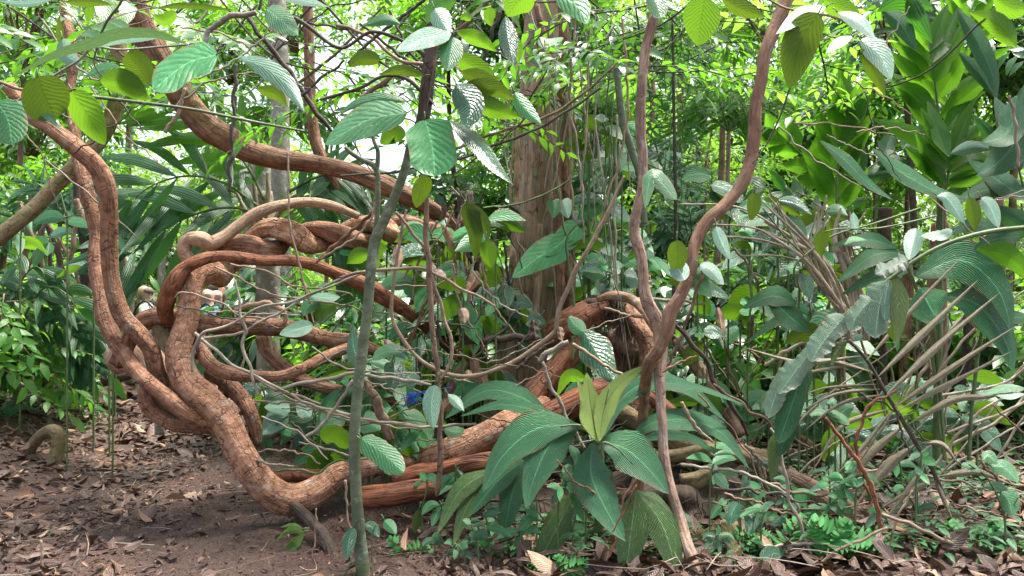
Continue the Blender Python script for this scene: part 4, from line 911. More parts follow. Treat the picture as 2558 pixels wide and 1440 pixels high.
climber('broad soft leaved shrub at the right edge near the ground', ['2500,1440,7 2510,1300,6 2470,1200,5 2420,1160,4', '2510,1300,5 2545,1240,4'],
        [([(2455, 1150), (2470, 1140), (2492, 1160)], 30, 'teal', dict(k=.6, kind='ovate')), ([(2475, 1165), (2510, 1170), (2545, 1205)], 40, 'teal', dict(k=.6, kind='ovate')), ([(2500, 1230), (2520, 1250), (2530, 1290)], 56, 'teal', dict(k=.5, kind='ovate')), ([(2460, 1218), (2490, 1216), (2520, 1226)], 26, 'teal', dict(k=.7, kind='lance')), ([(2400, 1160), (2425, 1165), (2450, 1180)], 20, 'teal', dict(k=.7, kind='lance')),
         ([(2560, 970), (2500, 972), (2450, 990)], 22, 'teal', dict(k=.8, kind='lance')), ([(2560, 985), (2520, 990), (2480, 985)], 18, 'silver', dict(k=.8, kind='lance'))], 4.7, (2500, 1450))
climber('toothed seedling leaves under the big palm blades', ['1305,1440,5 1310,1380,5 1300,1330,4'],
        [([(1298, 1328), (1270, 1330), (1240, 1345)], 24, 'teal', dict(k=.6, kind='ovate')), ([(1300, 1325), (1320, 1300), (1345, 1288)], 26, 'teal', dict(k=.5, kind='ovate')), ([(1302, 1330), (1330, 1322), (1352, 1332)], 22, 'teal', dict(k=.6, kind='ovate')), ([(1296, 1335), (1298, 1355), (1304, 1385)], 26, 'teal', dict(k=.4, kind='ovate')), ([(1312, 1275), (1330, 1280), (1346, 1296)], 18, 'teal', dict(k=.6, kind='lance'))], 4.6, (1305, 1450))

# hanging single leaves on the right side twigs
t = thing('leafy_branch', tuple(P(2300, 520, 4.6)), 'arching green twig with dusty oval leaves across the dry bundle', 'branch')
stem(t, '2300,520,5 2180,560,5 2080,590,5 2010,640,5 1985,670,6 1990,720,5', 4.8, 'greenstem'); stem(t, '1905,520,4 1960,590,4 2010,640,4', 4.8, 'twigdark'); stem(t, '2340,540,5 2200,570,5 2100,572,4 2060,580,4', 4.6, 'greenstem')
for pts, w, mt, kw in [
    ([(1788, 566), (1800, 600), (1822, 648)], 34, 'silver', dict(k=.4, kind='ovate')), ([(1748, 662), (1775, 675), (1808, 712)], 34, 'silver', dict(k=.6, kind='ovate')),
    ([(1885, 480), (1884, 510), (1876, 552)], 36, 'olive', dict(k=-.2, kind='ovate')), ([(2062, 572), (2050, 610), (2052, 642)], 36, 'olive', dict(k=-.2, kind='ovate')),
    ([(2130, 530), (2135, 560), (2140, 585)], 22, 'silver', dict(k=.4, kind='lance')), ([(2110, 612), (2130, 598), (2165, 600)], 14, 'tealbright', dict(k=.9, kind='lance')),
    ([(1690, 500), (1630, 440), (1612, 520)], 40, 'teal', dict(k=.4, kind='ovate')), ([(1668, 660), (1690, 668), (1712, 700)], 50, 'silver', dict(k=.5, kind='round')), ([(1690, 600), (1692, 640), (1688, 690)], 50, 'olive', dict(k=-.2, kind='ovate')),
    ([(2340, 490), (2370, 500), (2410, 560)], 40, 'silver', dict(k=.4, kind='lance')), ([(2420, 490), (2432, 530), (2436, 580)], 40, 'olive', dict(k=-.2, kind='lance')), ([(2450, 495), (2475, 520), (2495, 570)], 40, 'silver', dict(k=.4, kind='ovate')),
    ([(2290, 570), (2280, 610), (2270, 650)], 50, 'silver', dict(k=.5, kind='ovate')), ([(2380, 575), (2350, 590), (2300, 590)], 34, 'silver', dict(k=.8, kind='ovate', torn=.5)), ([(2230, 690), (2232, 770), (2240, 856)], 52, 'olive', dict(k=-.15, kind='oblong'))]:
    leaf(t, pts, w, 4.7, mt, **kw)
#@@PART4
# ------------------------------------------------------------------ palms
def pfrond(parent, rach, nseg, L, w, d, mat, ang=(62, 22), k=0.3, droop=(0, 0), t0=0.12, rw=8, kind='blade', name='frond', rmat='greenstem', jit=0.12, rng=None, label=None, sides=(1, -1), dd=0.0, lenprof=None, endk=0.0):
    """pinnate frond drawn along a rachis given in photo pixels; leaflets stay in the frond's mesh"""
    rng = rng or R
    A = np.array([[p[0], p[1], (p[2] if len(p) > 2 else 0)] for p in rach], float)
    S = catmull(A, 6.0)
    seg = np.linalg.norm(np.diff(S[:, :2], axis=0), axis=1); cum = np.concatenate([[0], np.cumsum(seg)]) / seg.sum()
    mb = MB()
    rr = [[*P(p[0], p[1], d + p[2])[:], (rw * (1 - 0.75 * c)) / 2 / F * d] for p, c in zip(S[::4], cum[::4])]
    tube(mb, rr, seg=6, lump=0, slot=1, rng=rng, step=0.05)
    for i in range(nseg):
        t = t0 + (1 - t0) * i / max(1, nseg - 1)
        for sgn in sides:
            tt = min(1, t + rng.uniform(-.3, .3) / nseg * (sgn > 0))
            j = int(np.searchsorted(cum, tt)); j = min(max(j, 1), len(S) - 2)
            T = S[j + 1, :2] - S[j - 1, :2]; T /= np.linalg.norm(T) + 1e-9
            a = radians(ang[0] + (ang[1] - ang[0]) * tt) * sgn * (1 + rng.uniform(-jit, jit))
            D = np.array([T[0] * cos(a) - T[1] * sin(a), T[0] * sin(a) + T[1] * cos(a)])
            l = L * (lenprof(tt) if lenprof else (0.55 + 0.9 * sin(pi * min(1, tt * 0.9 + .05)) * 0.6)) * rng.uniform(.85, 1.1)
            p0 = S[j, :2]; p1 = p0 + D * l * 0.5 + np.array(droop) * 0.15 * l; p2 = p0 + D * l * 0.92 + np.array(droop) * 0.55 * l
            e = S[j, 2] + dd * sgn
            hleaf(mb, [(p0[0], p0[1], S[j, 2]), (p1[0], p1[1], e), (p2[0], p2[1], e + endk * l * d / F)], w * rng.uniform(.85, 1.15), d, k=k + rng.uniform(-.45, .45), kx=rng.uniform(-.35, .35), kind=kind, n=7 if w < 30 else 12, m=1 if w < 30 else 3, cup=0.35, rng=rng)
    o = mb.obj(name, [M[mat], M[rmat]], parent)
    if label: o['label'] = label
    return o

# rosette palm with wide pleated blades
t = thing('rosette_palm', tuple(P(1495, 1330, 5.1)), 'low palm with wide pleated split blades and one upright yellow green young leaf', 'palm')
stem(t, '1495,1330,26 1498,1230,24 1497,1150,26 1495,1090,24', 4.95, 'greenstem', 'stem')
def bifid(lobes, d, mat, k=0.5, lab=None, mid=None):
    mb = MB()
    for pts, w in lobes: hleaf(mb, pts, w, d, k=k, kind='blade', n=22, m=5, cup=0.22)
    if mid: tube(mb, spec(mid, d - 0.01), seg=6, lump=0, slot=1, step=.02)
    o = mb.obj('frond', [M[mat], M['greenstem']], t)
    if lab: o['label'] = lab
bifid([([(1375, 1042, .1), (1300, 992, .1), (1210, 978, .05), (1112, 1046)], 56), ([(1420, 1052, .1), (1330, 1024), (1250, 1012), (1150, 1040)], 34)], 4.95, 'palmlow', k=.9, mid='1495,1100,8 1440,1062,7 1375,1040,5')
bifid([([(1508, 1090), (1548, 1002), (1622, 955), (1720, 972), (1814, 1054)], 52), ([(1545, 1010), (1640, 962), (1740, 968), (1860, 1012)], 24)], 4.95, 'palmlow', k=.8)
bifid([([(1572, 1108), (1628, 1058), (1720, 1050), (1806, 1085), (1872, 1172)], 56), ([(1575, 1112), (1650, 1088), (1740, 1100), (1808, 1160)], 26)], 4.9, 'palmlow', k=.8)
bifid([([(1308, 1150), (1240, 1205), (1172, 1290)], 56), ([(1304, 1148), (1278, 1240), (1256, 1350)], 68)], 4.75, 'palmlow', k=.4)
bifid([([(1236, 1172), (1150, 1226), (1092, 1334)], 50), ([(1222, 1186), (1166, 1268), (1132, 1364)], 48)], 4.7, 'palmspot', k=.4, lab='yellowing weathered blade')
bifid([([(1442, 1062), (1340, 1072), (1256, 1140), (1206, 1230)], 100), ([(1444, 1062), (1374, 1112), (1334, 1195), (1314, 1270)], 100)], 4.62, 'palmlow', k=.55, mid='1497,1110,9 1470,1075,8 1442,1062,6 1400,1066,4')
bifid([([(1440, 1222), (1402, 1300), (1352, 1392), (1318, 1460)], 74), ([(1452, 1215), (1425, 1212), (1400, 1232)], 26)], 4.7, 'palmspot', k=.3, lab='yellowing weathered blade')
bifid([([(1590, 1226), (1578, 1320), (1560, 1462)], 92), ([(1590, 1226), (1648, 1300), (1680, 1390), (1692, 1470)], 84), ([(1592, 1228), (1640, 1248), (1684, 1290)], 24)], 4.6, 'palmspot', k=.35, lab='weathered blade with pale scars')
bifid([([(1480, 1108), (1478, 1190), (1520, 1285), (1562, 1352)], 106), ([(1496, 1104), (1556, 1118), (1616, 1168), (1670, 1234)], 108)], 4.5, 'palmlow', k=.5, mid='1497,1130,9 1505,1106,8 1540,1120,5 1580,1160,3')
bifid([([(1493, 1102), (1462, 1015), (1441, 940)], 24), ([(1494, 1104), (1476, 1015), (1466, 932)], 66), ([(1497, 1102), (1512, 1015), (1556, 952), (1616, 912)], 54)], 4.7, 'palmyoung', k=.8, lab='upright yellow green young leaf', mid='1495,1105,5 1505,1040,4 1522,968,3')
bifid([([(1470, 950), (1420, 940), (1392, 990)], 34)], 5.1, 'lime', k=-.3)
bifid([([(1476, 1100), (1500, 1060), (1520, 1100)], 50)], 4.95, 'blue', k=.5)
bifid([([(1440, 1120), (1430, 1170), (1400, 1200)], 40), ([(1420, 1110), (1440, 1140), (1440, 1180)], 24)], 4.9, 'palmlow', k=.5)

# broad leaved palms on the right
def palmthing(px, d, label, name='broad_palm', py=None):
    y = d; x = (px - CX) / F * d
    return thing(name, (x, y, float(gz(x, y))), label, 'palm')
t = palmthing(2330, 6.6, 'tall palm with dark veined wide segments standing up at top right')
pfrond(t, [(2352, 380), (2345, 290), (2334, 200), (2322, 122)], 7, 150, 52, 6.4, 'palmlime', ang=(50, 22), k=-.1, rw=10, lenprof=lambda q: 1.35 - .2 * q, t0=.02, jit=.3, droop=(0, .12))
stem(t, '2345,1140,30 2350,900,28 2352,600,24 2352,380,16', 6.5, 'brownbark', 'stem')
pfrond(t, [(2352, 300), (2390, 200), (2420, 100), (2430, 10)], 7, 150, 34, 6.7, 'palmlime', ang=(55, 30), k=-.15, rw=8)
for pts, w, mt in [([(2200, 20), (2250, 60), (2290, 130)], 50, 'palm'), ([(2390, 20), (2440, 100), (2480, 190), (2490, 255)], 52, 'palm'), ([(2395, 130), (2450, 190), (2490, 250)], 36, 'palm'), ([(2330, 20), (2250, 0), (2190, 30)], 60, 'palmdark'), ([(2540, 120), (2490, 60), (2420, 30)], 60, 'lime'), ([(2480, -10), (2530, 20), (2580, 20)], 60, 'lime'), ([(2270, -20), (2290, 40), (2330, 110)], 50, 'palmdark')]:
    leaf(t, pts, w, 6.0, mt, k=.2 if mt == 'palm' else -.3, kind='lance', name='blade')
t = palmthing(2380, 6.2, 'lime green fan of pleated segments backlit low in the right palms')
pfrond(t, [(2352, 500), (2366, 450), (2372, 385)], 6, 150, 48, 5.9, 'palmlime', ang=(66, 25), k=.3, rw=9, t0=.05, lenprof=lambda q: 1.1, jit=.3)
for pts, w, mt in [([(2374, 384), (2430, 368), (2485, 374)], 34, 'silver'), ([(2372, 430), (2440, 400), (2502, 430)], 40, 'palmlime')]: leaf(t, pts, w, 5.8, mt, k=.1, kind='lance', name='blade')
stem(t, '2340,1150,20 2345,800,18 2350,500,12', 5.95, 'greenstem', 'stem')
t = palmthing(2090, 6.9, 'palm with upright spoon shaped segments in the middle of the right side')
pfrond(t, [(2095, 560), (2090, 480), (2098, 380), (2118, 285)], 7, 150, 42, 6.7, 'palmlime', ang=(38, 15), k=-.15, rw=8, lenprof=lambda q: 1.15 - .1 * q, jit=.35)
pfrond(t, [(2060, 480), (2030, 420), (1985, 370), (1935, 330)], 5, 95, 40, 6.8, 'palmlime', ang=(60, 25), k=-.1, rw=8)
pfrond(t, [(2090, 520), (2150, 440), (2200, 400), (2260, 370)], 4, 100, 44, 6.9, 'palm', ang=(50, 25), k=.3, rw=8)
pfrond(t, [(2070, 560), (2000, 500), (1930, 470), (1860, 470)], 5, 80, 30, 7.0, 'palmdark', ang=(60, 30), k=.4, rw=7, droop=(0, .4))
stem(t, '2110,1120,24 2100,900,22 2096,700,20 2095,560,14', 6.8, 'brownbark', 'stem')
t = palmthing(2520, 5.9, 'big teal palm blades filling the right edge at mid height')
pfrond(t, [(2600, 620), (2560, 480), (2540, 400), (2530, 330)], 4, 190, 58, 5.6, 'palm', ang=(48, 20), k=.35, rw=9)
for pts, w, kw in [([(2180, 372), (2250, 430), (2340, 480), (2420, 500)], 46, {}), ([(2558, 330), (2500, 400), (2440, 440)], 90, {}), ([(2050, 352), (2110, 400), (2170, 460), (2230, 500)], 36, {}), ([(2540, 240), (2520, 330), (2450, 360)], 80, {}), ([(2600, 500), (2540, 470), (2440, 480), (2370, 520)], 50, {})]:
    leaf(t, pts, w, 5.5, 'palm', k=.5, kind='blade', name='blade', n=18, **kw)
t = palmthing(2400, 5.5, 'broad green blades arching over the dead fronds at right')
for pts, w, d, mt in [([(2260, 632), (2180, 640), (2090, 708)], 50, 5.3, 'palm'), ([(2270, 680), (2190, 690), (2100, 738)], 38, 5.3, 'palm'), ([(2240, 620), (2170, 600), (2080, 612)], 40, 5.4, 'palm'), ([(2290, 690), (2400, 650), (2490, 720), (2530, 830)], 110, 5.2, 'palm'), ([(2360, 740), (2440, 760), (2510, 850), (2530, 930)], 96, 5.15, 'palm'),
    ([(2300, 720), (2330, 780), (2360, 800)], 110, 5.1, 'palm'), ([(2440, 620), (2520, 640), (2600, 720)], 60, 5.4, 'palmlime'), ([(2560, 590), (2480, 600), (2420, 640)], 44, 5.5, 'palm'), ([(2400, 700), (2480, 780), (2600, 800)], 60, 5.4, 'palm'), ([(2500, 590), (2440, 560), (2350, 590)], 40, 5.6, 'palm'), ([(1990, 760), (1930, 740), (1855, 770)], 54, 5.6, 'palm'), ([(2020, 830), (1960, 780), (1900, 720)], 60, 5.6, 'palm'), ([(2060, 870), (2010, 830), (1960, 860)], 60, 5.7, 'olive'), ([(2060, 880), (1960, 800), (1860, 860)], 34, 5.7, 'palm')]:
    leaf(t, pts, w, d, mt, k=.5 if mt == 'palm' else -.2, kind='blade', name='blade', n=20, m=4)
for s in ('2590,640,9 2520,690,9 2460,800,9 2430,1000,9 2420,1150,10', '2300,700,9 2330,800,9 2350,1000,9 2360,1150,10', '2260,640,8 2300,760,8 2330,900,8 2350,1100,8'): stem(t, s, 5.5, 'greenstem', 'petiole')

# torn dusty frond
t = thing('torn_frond', tuple(P(2580, 570, 4.6)), 'dusty grey green palm frond with ripped segments hanging across the right side', 'palm frond')
stem(t, '2600,566,12 2480,578,12 2380,604,11 2300,642,10 2230,692,10 2150,755,9 2080,812,8 2010,880,7', 4.3, 'greenstem', 'rachis', lump=0.02)
for pts, w, mt, kw in [([(2268, 650), (2225, 668), (2186, 686)], 56, 'palmgrey', dict(torn=.5)), ([(2215, 705), (2196, 770), (2186, 846)], 92, 'palmgrey', dict(torn=.4)), ([(2180, 745), (2140, 790), (2125, 830)], 60, 'palmgrey', dict(torn=.3)),
    ([(2110, 790), (2060, 850), (2025, 905)], 74, 'palmgrey', dict(torn=.4)), ([(2050, 850), (2000, 910), (1945, 985)], 62, 'palmgrey', dict(torn=.4)), ([(2000, 900), (1950, 960), (1918, 1045)], 56, 'palmgrey', dict(torn=.4)),
    ([(2012, 905), (1982, 1000), (1945, 1110)], 58, 'palm', dict()), ([(1985, 980), (1975, 1060), (1945, 1140)], 40, 'palm', {}), ([(1952, 1060), (1940, 1120), (1926, 1206)], 50, 'olive', dict(torn=.3)), ([(2115, 850), (2090, 880), (2078, 916)], 34, 'olive', dict(torn=.3)), ([(2222, 700), (2212, 750), (2210, 800)], 20, 'blue', {}), ([(2240, 690), (2246, 770), (2240, 860)], 56, 'olive', dict(torn=.15))]:
    leaf(t, pts, w, 4.2, mt, k=.35, kind='oblong' if mt != 'olive' else 'blade', name='segment', n=20, m=4, cup=.3, **kw)

# dead frond
rr = np.random.RandomState(12)
t = thing('dead_palm_frond', tuple(P(2380, 1320, 5.0)), 'dead palm frond with stiff straw coloured leaflets fanned above the litter at right', 'palm frond')
stem(t, '2120,850,8 2165,900,9 2215,985,10 2245,1035,11 2290,1110,12 2325,1165,12 2360,1240,9', 5.0, 'twigdark', 'rachis', lump=.03)
for pts, w in [([(2165, 900), (2290, 760), (2407, 637)], 18), ([(2195, 940), (2330, 810), (2445, 698)], 26), ([(2215, 985), (2360, 850), (2497, 732)], 26), ([(2235, 1018), (2400, 905), (2535, 817)], 24), ([(2242, 1026), (2390, 950), (2527, 878)], 20), ([(2267, 1061), (2380, 1000), (2470, 990), (2556, 972)], 26),
    ([(2200, 972), (2090, 985), (1995, 1030)], 14), ([(2230, 1020), (2103, 1066), (2032, 1175)], 18), ([(2227, 1026), (2136, 1140), (2040, 1230)], 16), ([(2257, 1064), (2170, 1140), (2096, 1250)], 30), ([(2287, 1111), (2215, 1168), (2133, 1270)], 40), ([(2314, 1161), (2270, 1222), (2203, 1310)], 22), ([(2297, 1108), (2354, 1112), (2398, 1165)], 20), ([(2324, 1160), (2358, 1250), (2391, 1325)], 18), ([(2345, 1190), (2440, 1180), (2525, 1210)], 28), ([(2340, 1200), (2270, 1230), (2200, 1270)], 26), ([(2180, 930), (2060, 900), (1960, 905)], 16), ([(2150, 890), (2000, 905), (1855, 868)], 18), ([(2160, 905), (2020, 930), (1880, 950)], 12), ([(2210, 985), (2100, 1010), (2010, 1075)], 14), ([(2190, 960), (2060, 970), (1980, 1000)], 10)]:
    leaf(t, pts, w * .82, 4.95, 'deadleaf', k=.3, kind='blade', name='leaflet', n=22, m=3, cup=rr.uniform(.5, 1.2), torn=.22, rng=rr)
t = thing('dead_palm', tuple(P(2140, 900, 5.6)), 'bundle of dry broken palm stalks splayed upward in the right thicket', 'dead palm')
rr = np.random.RandomState(77)
for i in range(15):
    bx, by = 2130 + rr.uniform(-22, 22), 800 + rr.uniform(-10, 60); mx, my = 2045 + rr.uniform(-26, 26), 665 + rr.uniform(-14, 14); tx, ty = 1985 + rr.uniform(-95, 95), 545 + rr.uniform(-60, 60)
    stick('stalk', '%d,%d,%d %d,%d,%d %d,%d,%d' % (bx, by, rr.uniform(7, 12), mx, my, rr.uniform(7, 13), tx, ty, rr.uniform(3, 7)), 5.6 + rr.uniform(-.12, .12), M['straw'], None, None, parent=t, lump=.08, flat=.5)
for s in ('2140,820,14 2120,700,16 2085,600,12 2100,520,6', '2150,830,12 2135,720,14 2095,560,6', '2165,850,16 2150,740,18 2110,630,10'): stick('stalk', s, 5.5, M['straw'], None, None, parent=t, lump=.1)
for s in ('1700,510,4 1850,520,5 1990,600,6', '1780,590,5 1900,600,6 2020,640,7', '1850,640,4 1940,640,5 2030,660,6', '1740,560,4 1880,570,5 2010,620,6'): stick('stalk', s, 5.7, M['straw'], None, None, parent=t, lump=.05)

# dark palm behind the lianas
t = palmthing(690, 7.6, 'dark drooping palm with long fingered fronds behind the arched liana', 'drooping_palm')
stem(t, '672,1090,60 670,900,58 668,700,60 662,560,56 655,480,50', 7.6, 'grey', 'stem', lump=.06)
for s in ('650,560,16 640,500,12 632,440,8', '665,560,16 670,490,12 668,430,8', '640,570,16 610,520,10 590,480,7', '680,560,16 720,500,10 760,480,7'): stem(t, s, 7.5, 'straw', 'leaf_base', lump=.1)
dl = lambda q: 0.7 + 0.5 * sin(pi * q)
for rch, n_, L_, w_, mt, dr in [([(650, 520), (560, 458), (470, 440), (385, 462), (325, 505)], 8, 185, 28, 'palmdark', (-.3, .45)), ([(680, 560), (590, 520), (490, 535), (400, 580), (305, 650)], 9, 185, 28, 'palmdark', (-.3, .4)), ([(700, 500), (790, 495), (850, 540), (885, 620), (890, 700)], 10, 120, 30, 'palmdark', (.1, .5)),
    ([(660, 500), (620, 420), (560, 350), (480, 300), (390, 270)], 9, 170, 24, 'palmlime', (-.1, .1)), ([(720, 480), (800, 440), (870, 440), (930, 480)], 9, 110, 20, 'palmdark', (.1, .5))]:
    pfrond(t, rch, n_, L_, w_, 7.3, mt, ang=(58, 25), k=.5, droop=dr, rw=9, lenprof=dl, jit=.2, kind='lance')
t = palmthing(60, 8.0, 'dark palm drooping at the left edge below the mossy trunk', 'drooping_palm')
for rch in ([(40, 760), (60, 690), (100, 670), (130, 760)], [(20, 780), (0, 700), (-30, 720), (-60, 800)], [(60, 790), (110, 720), (170, 740), (235, 850)], [(50, 800), (20, 740), (30, 780), (40, 900)], [(80, 800), (160, 820), (220, 900)]):
    pfrond(t, rch, 9, 105, 26, 7.8, ('palmdark', 'palm')[len(rch) % 2], ang=(60, 25), k=.5, droop=(0, .6), rw=7, kind='lance')
stem(t, '40,1000,16 45,900,14 45,780,12', 7.9, 'greenstem', 'stem')
# fine leaved palms in the green distance
rr = np.random.RandomState(55)
for i, (px, py, d, n_, L_, mt, lb) in enumerate([(1600, 470, 8.6, 9, 95, 'palm', 'feathery palm right of the peeling tree'), (1500, 330, 10, 8, 80, 'palmlime', 'feathery bright palm high beside the peeling tree'), (1730, 620, 8.2, 8, 90, 'palm', 'feathery palm seen through the vine fork'), (715, 340, 11, 7, 85, 'palmlime', 'ladder like palm fronds against the light right of the slanting liana'),
    (1000, 640, 8.8, 8, 80, 'palm', 'feathery palm behind the forked sapling'), (1820, 330, 10, 8, 90, 'palmlime', 'bright feathery palm behind the dark brown vine'), (150, 560, 9.5, 7, 90, 'palm', 'feathery palm behind the mossy trunk'), (1480, 640, 9, 7, 80, 'palmlime', 'low feathery palm touching the peeling tree'), (1950, 740, 8.4, 8, 80, 'palm', 'low feathery palm under the dry bundle'), (1700, 150, 10.5, 7, 80, 'palmlime', 'feathery palm top near the upper edge'), (2480, 1000, 7.6, 7, 80, 'palm', 'feathery palm low at the right edge'), (820, 560, 10, 7, 70, 'palmlime', 'feathery palm behind the twisted lianas')]):
    t = palmthing(px, d, lb, 'feather_palm')
    for j in range(n_):
        a = rr.uniform(-1.4, 1.4) if j else 0.0; ln = rr.uniform(110, 190)
        ex, ey = sin(a) * ln, -cos(a) * ln * 0.8
        pfrond(t, [(px, py, 0), (px + ex * .5, py + ey * .7, rr.uniform(-.3, .3)), (px + ex * .85, py + ey * .85 + 8, 0), (px + ex * 1.2, py + ey * .75 + 30 + abs(ex) * .2, 0)], 13, L_ * .8, 9, d, mt, ang=(70, 40), k=.4, droop=(0, .35), rw=5, kind='lance', rng=rr)
    g = P(px, 0, d); zz = (EYE - float(gz(g[0], d))) / d * F + CY
    stem(t, '%d,%d,12 %d,%d,12 %d,%d,10' % (px + 8, zz + 6, px - 5, (zz + py) / 2, px, py), d, 'brownbark', 'stem')
t = palmthing(1685, 7.4, 'blackish spiny stemmed palm with thin needle leaves left of the dark brown vine', 'spiny_palm')
stem(t, '1690,1000,12 1682,800,10 1688,560,9 1684,300,8 1680,60,6', 7.3, 'twigdark', 'stem', lump=.03)
for py in range(110, 560, 38):
    for sg in (1, -1):
        ex = sg * rr.uniform(50, 95)
        pfrond(t, [(1684, py), (1684 + ex * .5, py - 30), (1684 + ex, py - 25)], 7, 38, 4, 7.3, 'palmdark', ang=(60, 35), k=.3, rw=3, kind='lance', rng=rr)

# ferns and low plants
def fern(label, fronds, d, base):
    t = thing('fern', tuple(P(base[0], base[1], d)), label, 'fern')
    for rch, n_, L_ in fronds:
        pfrond(t, rch, int(n_ * 1.35), L_ * 1.45, L_ * .34, d, 'fern', ang=(78, 50), k=.8, rw=4, kind='lance', lenprof=lambda q: 1.15 - .95 * q ** 1.5, jit=.05)
fern('bright green fern spreading over the litter at lower right', [([(2085, 1450), (2078, 1380), (2068, 1340), (2030, 1300)], 9, 58), ([(2075, 1400), (2140, 1375), (2200, 1385), (2280, 1450)], 13, 54), ([(2080, 1410), (2100, 1330), (2120, 1300)], 8, 46)], 4.7, (2085, 1455))
fern('small vivid fern below the palm blades at the bottom edge', [([(1400, 1460), (1400, 1430), (1470, 1405)], 8, 34), ([(1395, 1460), (1370, 1420), (1320, 1420)], 7, 30), ([(1410, 1455), (1400, 1410), (1390, 1385)], 6, 24)], 4.4, (1400, 1470))
fern('fern cut off by the bottom right corner', [([(2560, 1450), (2510, 1425), (2460, 1430)], 8, 34), ([(2560, 1460), (2540, 1420), (2500, 1400)], 6, 28)], 4.6, (2560, 1460))
fern('pale small fern on the mossy mound right of the vine foot', [([(1860, 1350), (1890, 1340), (1935, 1352)], 8, 26), ([(1870, 1345), (1840, 1335), (1830, 1340)], 6, 18)], 4.9, (1865, 1360))
fern('wide fern arching over the litter left of the bright lower right fern', [([(1960, 1440), (1965, 1370), (1990, 1310), (2010, 1290)], 8, 44), ([(1955, 1440), (1920, 1380), (1880, 1350)], 8, 42), ([(1965, 1440), (2010, 1400), (2050, 1410)], 7, 38)], 4.8, (1960, 1445))
fern('fern under the dead palm frond at right', [([(2420, 1420), (2400, 1350), (2370, 1310)], 9, 46), ([(2425, 1420), (2460, 1350), (2510, 1320)], 9, 46), ([(2420, 1425), (2360, 1400), (2320, 1420)], 7, 38)], 4.85, (2420, 1425))
fern('fern in the shade below the wide palm blades', [([(1230, 1440), (1215, 1380), (1180, 1340)], 8, 36), ([(1235, 1440), (1265, 1385), (1300, 1370)], 8, 34)], 4.75, (1232, 1445))
fern('small fern between the wet log and the palm blades', [([(1010, 1420), (1000, 1370), (970, 1345)], 7, 28), ([(1012, 1420), (1040, 1375), (1070, 1360)], 7, 28)], 4.8, (1010, 1425))
fern('teal fern behind the bright one at the lower right', [([(2280, 1440), (2310, 1380), (2350, 1350)], 9, 36), ([(2280, 1440), (2300, 1400), (2290, 1360)], 7, 30)], 5.0, (2280, 1440))
for lb, base, d, lv in [
    ('rosette of broad upright leaves at the far left behind the litter', (48, 985), 10.0, [([(45, 960), (15, 920), (-10, 905)], 34), ([(48, 960), (58, 910), (62, 868)], 38), ([(50, 958), (90, 934), (136, 936)], 24), ([(44, 960), (30, 890), (0, 880)], 40), ([(52, 960), (75, 945), (105, 952)], 26)]),
    ('strap leaves reaching in from the left edge over the path', (-20, 1110), 7.8, [([(-20, 1060), (50, 1018), (104, 1028)], 20), ([(-20, 1050), (40, 1000), (95, 1012)], 14), ([(-20, 1090), (30, 1062), (64, 1080)], 16), ([(-20, 1080), (20, 1060), (50, 1076)], 12)]),
    ('two drooping blue green straps beside the path at left', (110, 1040), 9.2, [([(102, 978), (125, 1005), (140, 1048)], 18), ([(104, 978), (145, 990), (174, 1042)], 24), ([(100, 990), (112, 1010), (118, 1030)], 16)]),
    ('yellow tinged drooping leaves under the J loop', (760, 1350), 4.9, [([(760, 1330), (725, 1325), (690, 1350)], 18), ([(762, 1332), (735, 1360), (700, 1412)], 26), ([(758, 1322), (730, 1312), (700, 1318)], 12)]),
    ('thin arching sprout with a lime tip at the right', (2540, 1330), 4.8, [([(2530, 1345), (2490, 1330), (2445, 1335)], 20)])]:
    t = thing('low_plant', tuple(P(base[0], base[1], d)), lb, 'plant')
    for pts, w in lv: leaf(t, pts, w, d, 'tealbright' if 'rosette' in lb else 'lime' if 'lime' in lb or 'yellow' in lb else 'teal', k=.6, kind='blade')

